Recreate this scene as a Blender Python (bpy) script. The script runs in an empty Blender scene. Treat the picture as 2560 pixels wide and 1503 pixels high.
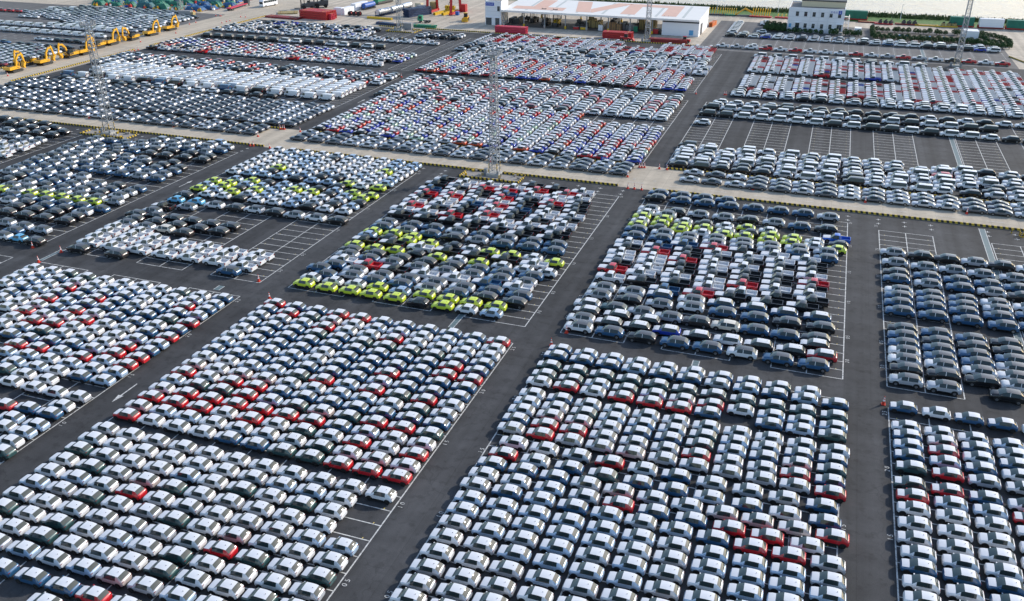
import bpy, bmesh, math, random
import numpy as np
R = math.radians
sc = bpy.context.scene
COL = sc.collection

# ------------------------------------------------------------------ camera, sky, sun, exposure
cam = bpy.data.cameras.new('camera'); cam_ob = bpy.data.objects.new('camera', cam); COL.objects.link(cam_ob)
CAM_H, F_PX, PITCH, YAW = 63.4, 2205.0, 26.336, 19.4325
cam.sensor_width = 36.0; cam.lens = 36.0 * F_PX / 2560.0
cam.clip_start = 1.0; cam.clip_end = 6000.0
cam_ob.location = (0, 0, CAM_H); cam_ob.rotation_euler = (R(90 - PITCH), 0, R(YAW))
sc.camera = cam_ob

SUN_EL, SUN_AZ = 26.5, 42.0          # azimuth: degrees from +Y towards +X
world = bpy.data.worlds.new('World'); sc.world = world; world.use_nodes = True
wn = world.node_tree.nodes; wl = world.node_tree.links
sky = wn.new('ShaderNodeTexSky'); sky.sky_type = 'NISHITA'; sky.sun_disc = False
sky.sun_elevation = R(SUN_EL); sky.sun_rotation = R(SUN_AZ)
sky.air_density = 1.0; sky.dust_density = 1.0; sky.ozone_density = 1.0
wn['Background'].inputs[1].default_value = 0.15
wl.new(sky.outputs[0], wn['Background'].inputs[0])
sun = bpy.data.lights.new('sun', 'SUN'); sun_ob = bpy.data.objects.new('sun', sun); COL.objects.link(sun_ob)
sun.energy = 2.6; sun.angle = R(0.6); sun.color = (1.0, 0.93, 0.83)
sun_ob.rotation_euler = (R(90 - SUN_EL), 0, R(180 - SUN_AZ))
sun_ob.location = (200, 200, 200)
sc.view_settings.view_transform = 'Standard'; sc.view_settings.look = 'None'
sc.view_settings.exposure = 0.62; sc.view_settings.gamma = 1.0
sc.render.engine = 'CYCLES'

def project(x, y, z):
    cy, sy, cp, sp = math.cos(R(YAW)), math.sin(R(YAW)), math.cos(R(PITCH)), math.sin(R(PITCH))
    vz = z - CAM_H
    rt = x * cy + y * sy
    f0 = -x * sy + y * cy
    fw = f0 * cp - vz * sp
    up = f0 * sp + vz * cp
    if fw < 1: return -9999, -9999, 0
    return 1280 + F_PX * rt / fw, 751.5 - F_PX * up / fw, F_PX / fw

# ------------------------------------------------------------------ materials
MATS = {}
def bsdf(name):
    m = bpy.data.materials.new(name); m.use_nodes = True
    return m, m.node_tree.nodes, m.node_tree.links, m.node_tree.nodes['Principled BSDF']
def mat(key, col, rough=0.5, metal=0.0, coat=0.0, var=0.0, scale=4.0, bump=0.0, spec=0.5):
    m, n, l, b = bsdf(key)
    b.inputs['Base Color'].default_value = (*col, 1); b.inputs['Roughness'].default_value = rough
    b.inputs['Metallic'].default_value = metal; b.inputs['Specular IOR Level'].default_value = spec
    if coat: b.inputs['Coat Weight'].default_value = coat; b.inputs['Coat Roughness'].default_value = 0.06
    if var or bump:
        tc = n.new('ShaderNodeNewGeometry'); no = n.new('ShaderNodeTexNoise'); no.inputs['Scale'].default_value = scale
        no.inputs['Detail'].default_value = 4
        l.new(tc.outputs['Position'], no.inputs['Vector'])
        if var:
            mx = n.new('ShaderNodeMix'); mx.data_type = 'RGBA'
            mx.inputs['A'].default_value = (*[c * (1 - var) for c in col], 1); mx.inputs['B'].default_value = (*[min(1, c * (1 + var)) for c in col], 1)
            l.new(no.outputs['Fac'], mx.inputs['Factor']); l.new(mx.outputs['Result'], b.inputs['Base Color'])
        if bump:
            bp = n.new('ShaderNodeBump'); bp.inputs['Strength'].default_value = bump; bp.inputs['Distance'].default_value = 0.05
            l.new(no.outputs['Fac'], bp.inputs['Height']); l.new(bp.outputs['Normal'], b.inputs['Normal'])
    MATS[key] = m
    return m
PAINT = {  # key: (label colour word, base colour, metallic)
 'W': ('white', (.72, .73, .75), 0), 'S': ('silver', (.46, .485, .53), .3), 'P': ('pinkish beige', (.58, .50, .48), .25),
 'L': ('light blue', (.36, .48, .63), .2), 'B': ('dark blue', (.024, .095, .205), .15), 'G': ('dark green', (.032, .082, .086), .15),
 'R': ('red', (.52, .013, .022), 0), 'K': ('black', (.010, .011, .014), .2), 'N': ('brown grey', (.05, .043, .042), .3),
 'E': ('cream', (.70, .64, .54), .1), 'Y': ('lime yellow', (.62, .74, .045), 0), 'C': ('sky blue', (.13, .46, .72), .1),
 'I': ('royal blue', (.012, .05, .40), .05), 'U': ('bright blue', (.02, .12, .55), .1), 'O': ('orange', (.55, .075, .02), .1),
 'D': ('dark grey', (.10, .118, .145), .3), 'M': ('maroon', (.22, .008, .018), .2), 'V': ('pale green', (.46, .62, .46), .1), 'T': ('taupe', (.36, .34, .29), .3)}
for k, (nm, c, me) in PAINT.items():
    mat('paint_' + k, c, rough=.32, metal=me, coat=.7)
mat('film', (.68, .70, .74), rough=.45, spec=.35)
mat('glass', (.024, .038, .040), rough=.05, spec=.45)
mat('glass_front', (.085, .115, .115), rough=.05, spec=.4); mat('glass_rear', (.075, .085, .080), rough=.04, spec=.35); mat('suv_roof', (.085, .085, .088), rough=.22, coat=.4)  # windshield base colour lightened to paint in the sky it reflects
mat('tick_yellow', (.55, .42, .12), rough=.7)
mat('black_trim', (.012, .012, .013), rough=.65)
mat('tyre', (.012, .012, .012), rough=.85)
mat('rim', (.30, .30, .31), rough=.35, metal=.8)
mat('dark_rim', (.03, .03, .03), rough=.4, metal=.4)
mat('lamp_red', (.16, .008, .012), rough=.25); mat('lamp_clear', (.5, .52, .55), rough=.12)
mat('sticker', (.85, .85, .85), rough=.6)
mat('steel', (.33, .35, .37), rough=.5, metal=.3, var=.15, scale=3)
mat('yellow', (.68, .43, .015), rough=.5, var=.12, scale=2)
mat('machine_yellow', (.70, .36, .012), rough=.42, var=.08, scale=1.5)
mat('black_paint', (.018, .018, .018), rough=.6)
mat('white_wall', (.78, .79, .82), rough=.7, var=.03, scale=.6)
mat('roof_white', (.80, .78, .74), rough=.6, var=.05, scale=.25)
mat('roof_orange', (.74, .47, .36), rough=.6, var=.10, scale=.5)
mat('roof_skylight', (.55, .56, .52), rough=.5)
mat('grey_roof', (.24, .22, .20), rough=.8, var=.2, scale=.8)
mat('dark_grey', (.06, .062, .068), rough=.6, var=.2, scale=2)
mat('mid_grey', (.26, .27, .28), rough=.6, var=.1, scale=2)
mat('red', (.45, .018, .02), rough=.5, var=.15, scale=1); mat('pink_red', (.55, .03, .07), rough=.5, var=.12, scale=1)
mat('deep_red', (.24, .018, .02), rough=.55, var=.15, scale=1)
mat('orange', (.65, .16, .03), rough=.5, var=.1, scale=1)
mat('blue', (.02, .10, .40), rough=.5); mat('navy', (.025, .05, .12), rough=.5, var=.2, scale=1)
mat('sign_blue', (.01, .06, .42), rough=.4); mat('sign_light', (.10, .35, .62), rough=.5)
mat('green', (.02, .22, .12), rough=.6, var=.12, scale=1); mat('tarp_green', (.012, .15, .10), rough=.6, var=.35, scale=.8, bump=.6)
mat('tarp_teal', (.02, .11, .13), rough=.6, var=.3, scale=.8, bump=.6); mat('tarp_blue', (.02, .10, .24), rough=.6, var=.3, scale=.8, bump=.6)
mat('khaki', (.36, .28, .12), rough=.8, var=.3, scale=1); mat('wood', (.34, .20, .09), rough=.8, var=.3, scale=1)
mat('cream', (.62, .54, .38), rough=.6, var=.1)
mat('aluminium', (.62, .66, .70), rough=.35, metal=.6)
def worn_paint():
    m, n, l, b = bsdf('white_paint'); g = n.new('ShaderNodeNewGeometry')
    a = n.new('ShaderNodeTexNoise'); a.inputs['Scale'].default_value = 2.2; a.inputs['Detail'].default_value = 6; a.inputs['Roughness'].default_value = .7; l.new(g.outputs['Position'], a.inputs['Vector'])
    r = n.new('ShaderNodeValToRGB'); r.color_ramp.elements[0].position = .33; r.color_ramp.elements[1].position = .52
    r.color_ramp.elements[0].color = (.16, .16, .165, 1); r.color_ramp.elements[1].color = (.62, .62, .60, 1); l.new(a.outputs['Fac'], r.inputs['Fac'])
    l.new(r.outputs['Color'], b.inputs['Base Color']); b.inputs['Roughness'].default_value = .75; MATS['white_paint'] = m
worn_paint()
mat('concrete_block', (.42, .41, .38), rough=.9, var=.15, scale=2)
mat('cone_red', (.62, .045, .02), rough=.5); mat('cone_white', (.8, .8, .8), rough=.5)
mat('bark', (.09, .065, .045), rough=.9, var=.3, scale=6)
mat('soil', (.14, .115, .09), rough=.95, var=.25, scale=.7)
mat('gravel_grey', (.30, .275, .25), rough=.95, var=.3, scale=1.2)
mat('drain', (.13, .19, .20), rough=.6, var=.15, scale=3)

def foliage(key, a, b_, sc_=2.0):
    m, n, l, b = bsdf(key)
    g = n.new('ShaderNodeNewGeometry'); no = n.new('ShaderNodeTexNoise'); no.inputs['Scale'].default_value = sc_; no.inputs['Detail'].default_value = 3
    l.new(g.outputs['Position'], no.inputs['Vector'])
    r = n.new('ShaderNodeValToRGB'); r.color_ramp.elements[0].color = (*a, 1); r.color_ramp.elements[1].color = (*b_, 1)
    r.color_ramp.elements[0].position = .3; r.color_ramp.elements[1].position = .7
    l.new(no.outputs['Fac'], r.inputs['Fac']); l.new(r.outputs['Color'], b.inputs['Base Color'])
    b.inputs['Roughness'].default_value = .7; b.inputs['Specular IOR Level'].default_value = .25
    MATS[key] = m
foliage('leaf', (.018, .045, .016), (.05, .105, .03), 3.0)
foliage('grass', (.05, .12, .02), (.13, .22, .045), .5)
foliage('reed', (.03, .07, .02), (.09, .14, .035), .8)

def ground_mat(key, base, var, stain, joints=None, jointcol=None, streak=0.0, patch=0.0, strips=0.0):
    m, n, l, b = bsdf(key)
    g = n.new('ShaderNodeNewGeometry')
    def noise(scale, detail=5, mapping=None):
        no = n.new('ShaderNodeTexNoise'); no.inputs['Scale'].default_value = scale; no.inputs['Detail'].default_value = detail
        if mapping:
            mp = n.new('ShaderNodeMapping'); mp.inputs['Scale'].default_value = mapping
            l.new(g.outputs['Position'], mp.inputs['Vector']); l.new(mp.outputs['Vector'], no.inputs['Vector'])
        else: l.new(g.outputs['Position'], no.inputs['Vector'])
        return no.outputs['Fac']
    def mul(colsock, facsock, lo, hi, p0=.3, p1=.7):
        mr = n.new('ShaderNodeMapRange'); mr.inputs['From Min'].default_value = p0; mr.inputs['From Max'].default_value = p1
        mr.inputs['To Min'].default_value = lo; mr.inputs['To Max'].default_value = hi; l.new(facsock, mr.inputs['Value'])
        v = n.new('ShaderNodeVectorMath'); v.operation = 'SCALE'; l.new(colsock, v.inputs[0]); l.new(mr.outputs['Result'], v.inputs['Scale'])
        return v.outputs['Vector']
    rgb = n.new('ShaderNodeRGB'); rgb.outputs[0].default_value = (*base, 1); c = rgb.outputs[0]
    c = mul(c, noise(.035, 6), 1 - var, 1 + var)
    c = mul(c, noise(.4, 6), 1 - var * .7, 1 + var * .7)
    c = mul(c, noise(9, 3), .86, 1.14)
    c = mul(c, noise(.9, 4), stain, 1.0, .34, .46)
    if streak:
        c = mul(c, noise(.42, 3, (1, .012, 1)), 1 - streak * 1.8, 1 + streak * 1.8, .36, .64)
        c = mul(c, noise(.35, 3, (.03, 1, 1)), 1 - streak, 1 + streak)
    if patch:
        vo = n.new('ShaderNodeTexVoronoi'); vo.inputs['Scale'].default_value = .035; vo.distance = 'CHEBYCHEV'
        l.new(g.outputs['Position'], vo.inputs['Vector'])
        sp = n.new('ShaderNodeSeparateColor'); l.new(vo.outputs['Color'], sp.inputs[0])
        c = mul(c, sp.outputs[0], 1 - patch, 1 + patch, 0, 1)
    if strips:      # paving lanes laid side by side, old cracks
        br = n.new('ShaderNodeTexBrick'); br.offset = .5; br.inputs['Scale'].default_value = 1.0; br.inputs['Brick Width'].default_value = 3.4; br.inputs['Row Height'].default_value = 52.0; br.inputs['Mortar Size'].default_value = .03
        br.inputs['Color1'].default_value = (1 - strips,) * 3 + (1,); br.inputs['Color2'].default_value = (1 + strips,) * 3 + (1,); br.inputs['Mortar'].default_value = (.8, .8, .8, 1)
        l.new(g.outputs['Position'], br.inputs['Vector'])
        v = n.new('ShaderNodeVectorMath'); v.operation = 'MULTIPLY'; l.new(c, v.inputs[0]); l.new(br.outputs['Color'], v.inputs[1]); c = v.outputs['Vector']
        vo = n.new('ShaderNodeTexVoronoi'); vo.feature = 'DISTANCE_TO_EDGE'; vo.inputs['Scale'].default_value = .11
        no = n.new('ShaderNodeTexNoise'); no.inputs['Scale'].default_value = .5; l.new(g.outputs['Position'], no.inputs['Vector'])
        ad = n.new('ShaderNodeVectorMath'); ad.operation = 'MULTIPLY_ADD'; l.new(no.outputs['Color'], ad.inputs[0]); ad.inputs[1].default_value = (4, 4, 0); l.new(g.outputs['Position'], ad.inputs[2]); l.new(ad.outputs['Vector'], vo.inputs['Vector'])
        c = mul(c, vo.outputs['Distance'], .78, 1.0, .0, .012)
    if joints:
        br = n.new('ShaderNodeTexBrick'); br.offset = 0.0; br.inputs['Scale'].default_value = 1.0
        br.inputs['Brick Width'].default_value = joints; br.inputs['Row Height'].default_value = joints; br.inputs['Mortar Size'].default_value = .035
        br.inputs['Color1'].default_value = (1, 1, 1, 1); br.inputs['Color2'].default_value = (.93, .93, .93, 1); br.inputs['Mortar'].default_value = (*jointcol, 1)
        l.new(g.outputs['Position'], br.inputs['Vector'])
        v = n.new('ShaderNodeVectorMath'); v.operation = 'MULTIPLY'; l.new(c, v.inputs[0]); l.new(br.outputs['Color'], v.inputs[1]); c = v.outputs['Vector']
    l.new(c, b.inputs['Base Color']); b.inputs['Roughness'].default_value = .88; b.inputs['Specular IOR Level'].default_value = .35
    bp = n.new('ShaderNodeBump'); bp.inputs['Strength'].default_value = .25; bp.inputs['Distance'].default_value = .02
    l.new(noise(14, 2), bp.inputs['Height']); l.new(bp.outputs['Normal'], b.inputs['Normal'])
    MATS[key] = m
ground_mat('asphalt', (.050, .051, .054), .22, .76, streak=.12, patch=.08, strips=.13)
ground_mat('asphalt_old', (.135, .132, .130), .14, .86, streak=.08)
ground_mat('concrete', (.49, .425, .335), .08, .88, joints=5.0, jointcol=(.72, .72, .72), streak=.06)
ground_mat('concrete_far', (.50, .435, .35), .10, .80, joints=6.0, jointcol=(.8, .8, .8), streak=.08)

def water_mat():
    m, n, l, b = bsdf('water')
    b.inputs['Base Color'].default_value = (.42, .37, .33, 1); b.inputs['Roughness'].default_value = .16; b.inputs['IOR'].default_value = 1.33
    g = n.new('ShaderNodeNewGeometry'); no = n.new('ShaderNodeTexNoise'); no.inputs['Scale'].default_value = .35; no.inputs['Detail'].default_value = 6
    mp = n.new('ShaderNodeMapping'); mp.inputs['Scale'].default_value = (.6, 1.6, 1); l.new(g.outputs['Position'], mp.inputs['Vector']); l.new(mp.outputs['Vector'], no.inputs['Vector'])
    bp = n.new('ShaderNodeBump'); bp.inputs['Strength'].default_value = .9; bp.inputs['Distance'].default_value = .6
    l.new(no.outputs['Fac'], bp.inputs['Height']); l.new(bp.outputs['Normal'], b.inputs['Normal'])
    MATS['water'] = m
water_mat()
def stripe_mat():   # yellow and black painted kerb, stripes along its length (object x)
    m, n, l, b = bsdf('kerb_stripes')
    tc = n.new('ShaderNodeTexCoord'); sx = n.new('ShaderNodeSeparateXYZ'); l.new(tc.outputs['Object'], sx.inputs[0])
    of = n.new('ShaderNodeMath'); of.operation = 'ADD'; l.new(sx.outputs['X'], of.inputs[0]); of.inputs[1].default_value = 10.0
    ad = n.new('ShaderNodeMath'); ad.operation = 'MULTIPLY_ADD'; l.new(sx.outputs['Z'], ad.inputs[0]); ad.inputs[1].default_value = .35; l.new(of.outputs[0], ad.inputs[2])
    mo = n.new('ShaderNodeMath'); mo.operation = 'MODULO'; l.new(ad.outputs[0], mo.inputs[0]); mo.inputs[1].default_value = 1.0
    gt = n.new('ShaderNodeMath'); gt.operation = 'GREATER_THAN'; l.new(mo.outputs[0], gt.inputs[0]); gt.inputs[1].default_value = .5
    mx = n.new('ShaderNodeMix'); mx.data_type = 'RGBA'; mx.inputs['A'].default_value = (.58, .40, .03, 1); mx.inputs['B'].default_value = (.02, .02, .02, 1)
    l.new(gt.outputs[0], mx.inputs['Factor'])
    no = n.new('ShaderNodeTexNoise'); no.inputs['Scale'].default_value = 5; g = n.new('ShaderNodeNewGeometry'); l.new(g.outputs['Position'], no.inputs['Vector'])
    mr = n.new('ShaderNodeMapRange'); mr.inputs['To Min'].default_value = .75; mr.inputs['To Max'].default_value = 1.2; l.new(no.outputs['Fac'], mr.inputs['Value'])
    v = n.new('ShaderNodeVectorMath'); v.operation = 'SCALE'; l.new(mx.outputs['Result'], v.inputs[0]); l.new(mr.outputs['Result'], v.inputs['Scale'])
    l.new(v.outputs['Vector'], b.inputs['Base Color']); b.inputs['Roughness'].default_value = .7
    MATS['kerb_stripes'] = m
stripe_mat()

# ------------------------------------------------------------------ mesh helpers
class MB:
    """collects boxes, tubes and polygons; build() links them as ONE mesh object"""
    def __init__(s): s.v = []; s.f = []; s.m = []; s.sm = []; s.keys = []
    def mi(s, k):
        if k not in s.keys: s.keys.append(k)
        return s.keys.index(k)
    def add(s, vs, fs, k, smooth=False):
        o = len(s.v); s.v += [tuple(p) for p in vs]; i = s.mi(k)
        for f in fs: s.f.append(tuple(o + q for q in f)); s.m.append(i); s.sm.append(smooth)
    def box(s, c, d, k, rz=0.0, ry=0.0):
        hx, hy, hz = d[0] / 2, d[1] / 2, d[2] / 2
        vs = []
        for dx, dy, dz in ((-1,-1,-1),(1,-1,-1),(1,1,-1),(-1,1,-1),(-1,-1,1),(1,-1,1),(1,1,1),(-1,1,1)):
            x, y, z = dx * hx, dy * hy, dz * hz
            if ry: x, z = x * math.cos(ry) + z * math.sin(ry), -x * math.sin(ry) + z * math.cos(ry)
            if rz: x, y = x * math.cos(rz) - y * math.sin(rz), x * math.sin(rz) + y * math.cos(rz)
            vs.append((c[0] + x, c[1] + y, c[2] + z))
        s.add(vs, [(0,3,2,1),(4,5,6,7),(0,1,5,4),(1,2,6,5),(2,3,7,6),(3,0,4,7)], k)
        return s
    def tube(s, p, q, r, k, n=6, r2=None, smooth=True, caps=True):
        r2 = r if r2 is None else r2
        p = np.array(p, float); q = np.array(q, float); d = q - p; L = np.linalg.norm(d); d = d / L
        a = np.array((0, 0, 1.0)) if abs(d[2]) < .9 else np.array((1.0, 0, 0))
        u = np.cross(d, a); u /= np.linalg.norm(u); w = np.cross(d, u)
        vs = []
        for i in range(n):
            t = 2 * math.pi * i / n; e = u * math.cos(t) + w * math.sin(t)
            vs.append(p + e * r); vs.append(q + e * r2)
        fs = [(2*i, 2*i+1, (2*i+3) % (2*n), (2*i+2) % (2*n)) for i in range(n)]
        s.add(vs, fs, k, smooth)
        if caps:
            s.add([vs[2*i] for i in range(n)], [tuple(range(n))], k); s.add([vs[2*i+1] for i in range(n)], [tuple(reversed(range(n)))], k)
        return s
    def prism(s, poly, axis, a, b, k):
        """poly: list of 2D points; extruded along axis ('x','y','z') from a to b"""
        n = len(poly)
        def P(p, t): return {'x': (t, p[0], p[1]), 'y': (p[0], t, p[1]), 'z': (p[0], p[1], t)}[axis]
        vs = [P(p, a) for p in poly] + [P(p, b) for p in poly]
        fs = [tuple(range(n)), tuple(reversed(range(n, 2*n)))] + [(i, n+i, n+(i+1) % n, (i+1) % n) for i in range(n)]
        s.add(vs, fs, k); return s
    def quad(s, pts, k): s.add(pts, [tuple(range(len(pts)))], k); return s
    def mesh(s, name, fix=True):
        me = bpy.data.meshes.new(name); me.from_pydata(s.v, [], s.f)
        for k in s.keys: me.materials.append(MATS[k])
        me.polygons.foreach_set('material_index', s.m); me.polygons.foreach_set('use_smooth', s.sm)
        if fix and len(s.f) < 20000:
            bm = bmesh.new(); bm.from_mesh(me); bmesh.ops.recalc_face_normals(bm, faces=bm.faces); bm.to_mesh(me); bm.free()
        me.update(); return me
    def build(s, name, parent=None, loc=(0, 0, 0), rz=0.0, fix=True):
        return link(name, s.mesh(name, fix), parent, loc, rz)
def link(name, me, parent=None, loc=(0, 0, 0), rz=0.0):
    o = bpy.data.objects.new(name, me); COL.objects.link(o)
    o.location = loc
    if rz: o.rotation_euler = (0, 0, rz)
    if parent: o.parent = parent; KIDS.setdefault(parent.name, []).append(o)
    return o
KIDS = {}     # children by parent name (obj.children scans the whole file)
def tag(o, label=None, cat=None, group=None, kind=None):
    if label: o['label'] = label
    if cat: o['category'] = cat
    if group: o['group'] = group
    if kind: o['kind'] = kind
    return o
def empty(name, loc=(0, 0, 0), rz=0.0):
    o = bpy.data.objects.new(name, None); COL.objects.link(o); o.location = loc; o.rotation_euler = (0, 0, rz); o.empty_display_size = .3
    return o
def copy_tree(o, parent=None):
    c = o.copy(); COL.objects.link(c)
    if parent: c.parent = parent
    for ch in KIDS.get(o.name, ()): copy_tree(ch, c)
    return c
ORD = ['zeroth','first','second','third','fourth','fifth','sixth','seventh','eighth','ninth','tenth','eleventh','twelfth','thirteenth','fourteenth','fifteenth','sixteenth','seventeenth','eighteenth','nineteenth','twentieth']
def ordn(i): return ORD[i] if i < len(ORD) else ({2: 'twentieth', 3: 'thirtieth', 4: 'fortieth'}[i // 10] if i % 10 == 0 else {2: 'twenty-', 3: 'thirty-', 4: 'forty-'}[i // 10] + ORD[i % 10])

# ------------------------------------------------------------------ ground, roads, water
def sheet(name, rects, key, z, div=1):
    b = MB()
    for x0, x1, y0, y1 in rects: b.quad([(x0, y0, z), (x1, y0, z), (x1, y1, z), (x0, y1, z)], key)
    o = b.build(name, fix=False); tag(o, kind='structure'); return o
sheet('ground', [(-1500, 1500, -600, 464)], 'concrete_far', 0.0)
sheet('asphalt_yard', [(-900, 900, -300, 181.7), (-247.5, -48, 198.2, 354.2), (-48, 64.5, 198.2, 348.5), (64.5, 300, 198.2, 348.5)], 'asphalt', .006)
sheet('old_asphalt', [(-600, -270.0, 185, 361.5), (-48.2, 62.5, 348.5, 421.0)], 'asphalt_old', .006)
sheet('concrete_road', [(-250.5, 300, 182.3, 198.2), (-269.4, -250.5, 150, 430)], 'concrete', .006)
sheet('river', [(-4000, 4000, 464, 5000)], 'water', -1.6)
b = MB(); b.prism([(464.0, 0.0), (465.6, -.2), (470.5, -1.9), (464.0, -1.9)], 'x', -1500, 1500, 'gravel_grey'); tag(b.build('river_bank'), kind='structure')
sheet('grass_strip', [(-60, 64, 438, 463), (-300, -60, 452, 463), (64, 400, 442, 463)], 'grass', .012)

# painted lines -----------------------------------------------------------
def hline(b, x0, x1, y, w=.13, z=.016): b.quad([(x0, y - w/2, z), (x1, y - w/2, z), (x1, y + w/2, z), (x0, y + w/2, z)], 'white_paint')
def vline(b, x, y0, y1, w=.15, z=.020): b.quad([(x - w/2, y0, z), (x + w/2, y0, z), (x + w/2, y1, z), (x - w/2, y1, z)], 'white_paint')
def stalls(b, edges, y0, y1, pitch=2.5, ends=True):
    for tri in edges:
        for x in tri: vline(b, x, y0, y1)
        n = int(round((y1 - y0) / pitch))
        for i in range(n + 1):
            y = y0 + (y1 - y0) * i / n
            hline(b, tri[0], tri[-1], y)
            if 0 < i < n:   # little cross ticks near the stall mouth
                for x in (tri[0] + .95, tri[-1] - .95): b.quad([(x - .06, y + .07, .0185), (x + .06, y + .07, .0185), (x + .06, y + .3, .0185), (x - .06, y + .3, .0185)], 'tick_yellow')
def cross(b, x, y, s=.45):
    hline(b, x - s, x + s, y, .14); vline(b, x, y - s, y + s, .14, .022)
E_M2 = [(-126.8, -121.5, -116.1), (-110.5, -105.6, -100.8), (-94.9, -90.0, -85.05)]
E_M3 = [(-79.5, -74.3, -69.2), (-63.8, -58.7, -53.6), (-47.75, -42.8, -37.75)]
E_M4 = [(-32.1, -27.2, -22.4), (-16.8, -11.9, -7.0), (-1.3, 3.5, 8.3)]
E_M5 = [(14.0, 18.8, 23.6), (33.7, 38.5, 43.3), (49, 53.8, 58.6)]
E_M1 = [(-174.8, -169.8, -164.9), (-159, -154, -149), (-142.8, -137.9, -133.0)]
E_M0 = [(-222, -217, -212), (-207, -202, -197), (-190.8, -185.9, -180.8)]
for nm, E in (('m0', E_M0), ('m1', E_M1), ('m2', E_M2), ('m3', E_M3), ('m4', E_M4), ('m5', E_M5)):
    b = MB()
    stalls(b, E, 112.9, 175.4 if nm != 'm5' else 173.2)
    stalls(b, E, 32.4, 107.4)
    for tri in E:
        for x in tri:
            for yy in (176.9, 179.2): cross(b, x, yy)
    tag(b.build('parking_lines', fix=False), kind='structure')
b = MB()
for E in (E_M1, E_M2, E_M3):
    stalls(b, E, 200.3, 265.3); stalls(b, E, 276.2, 341.2)
stalls(b, E_M0, 200.3, 265.3); stalls(b, E_M0, 276.2, 341.2)
stalls(b, [(-32.3, -27.3, -22.5), (-16.8, -11.9, -7.0), (-1.3, 3.5, 8.3), (13.9, 18.7, 23.5), (33.7, 38.5, 43.3), (49, 53.8, 58.6)], 200.3, 265.3)
tag(b.build('parking_lines', fix=False), kind='structure')
b = MB()      # dashed bay ends on the old asphalt in front of the white building
for k in range(20):
    x = -42.0 + 5.4 * k
    for j in range(9):
        y = 357.5 + 2.5 * j
        vline(b, x, y - .6, y + .6, .14); hline(b, x - .7, x + .7, y, .16)
for x0 in (-42, -31.2, -25.6):
    for j in range(8): hline(b, x0 - .7, x0 + .7, 386 + 2.5 * j, .16)
for k in range(17):
    for j in range(9):
        x = -338 + 5.2 * k + (j % 2) * .3; y = 262 + j * 4.4
        if x < -272: hline(b, x - .8, x + .8, y, .2)
tag(b.build('bay_markings', fix=False), kind='structure')
b = MB()      # long lane dashes on the concrete road
for k in range(40): hline(b, -245 + 9 * k, -241.5 + 9 * k, 185.6, .14)
for k in range(24): vline(b, -256.5, 152 + 9 * k, 155 + 9 * k, .14)
hline(b, -250, 70, 184.1, .1) if False else None
for x, y, d in ((-82.2, 77.5, -1), (-130, 151.5, 1), (-129.5, 232, 1)):   # lane arrows
    b.quad([(x - .09, y - 2.2 * d, .018), (x + .09, y - 2.2 * d, .018), (x + .09, y + .9 * d, .018), (x - .09, y + .9 * d, .018)], 'white_paint')
    b.quad([(x - .42, y + .9 * d, .018), (x + .42, y + .9 * d, .018), (x, y + 2.6 * d, .018)], 'white_paint')
tag(b.build('lane_markings', fix=False), kind='structure')

FONT = None
def text_mesh(s, size, key, bold=False):
    cu = bpy.data.curves.new('t', 'FONT'); cu.body = s; cu.size = size; cu.align_x = 'CENTER'; cu.align_y = 'CENTER'; cu.resolution_u = 3
    ob = bpy.data.objects.new('t', cu); COL.objects.link(ob)
    dg = bpy.context.evaluated_depsgraph_get(); me = bpy.data.meshes.new_from_object(ob.evaluated_get(dg))
    bpy.data.objects.remove(ob); bpy.data.curves.remove(cu)
    me.materials.clear(); me.materials.append(MATS[key])
    return me
NUMS = [text_mesh('%d %d' % divmod((k + 1) * 5, 10), .8, 'white_paint') for k in range(6)]
TXT = {t: text_mesh(t, z, c) for t, z, c in (('大件作业区', .68, 'cone_white'), ('变电站', .95, 'sign_blue'), ('2', 1.25, 'cone_white'), ('停车场', .5, 'cone_white'))}
for xl, rot in ((-37.25, 0), (-84.5, 0), (8.75, 0), (13.45, 0), (-32.6, 0)):
    for k in range(0, 6):
        for base in (56.3, 113.4 + 12.4):
            o = link('stall_number', NUMS[k], None, (xl + .1, base + 12.4 * k, .026), R(90)); tag(o, kind='structure')
# drains and manholes --------------------------------------------------------
def drain(x0, x1, y0, y1, name='drain_channel'):
    b = MB(); b.quad([(x0, y0, .013), (x1, y0, .013), (x1, y1, .013), (x0, y1, .013)], 'drain')
    vline(b, x0, y0, y1, .12); vline(b, x1, y0, y1, .12)
    n = max(1, int((y1 - y0) / .6))
    if y1 - y0 < 70:
        for i in range(n): hline(b, 0, 0, 0) if False else b.quad([(x0 + .08, y0 + i * .6 + .5, .0145), (x1 - .08, y0 + i * .6 + .5, .0145), (x1 - .08, y0 + i * .6 + .58, .0145), (x0 + .08, y0 + i * .6 + .58, .0145)], 'dark_grey')
    tag(b.build(name, fix=False), kind='structure')
drain(32.3, 33.35, 113, 180.6); drain(32.3, 33.35, 200, 267); drain(32.3, 33.35, 349, 378)
drain(-48.75, -47.9, 108.9, 113.6); drain(-127.6, -126.9, 108.0, 113.2); drain(-50.8, -49.9, 262, 268)
drain(-90.8, -89.75, 108.2, 109.8, 'manhole_cover'); drain(-11.85, -10.95, 109.6, 111.3, 'manhole_cover')

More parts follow.
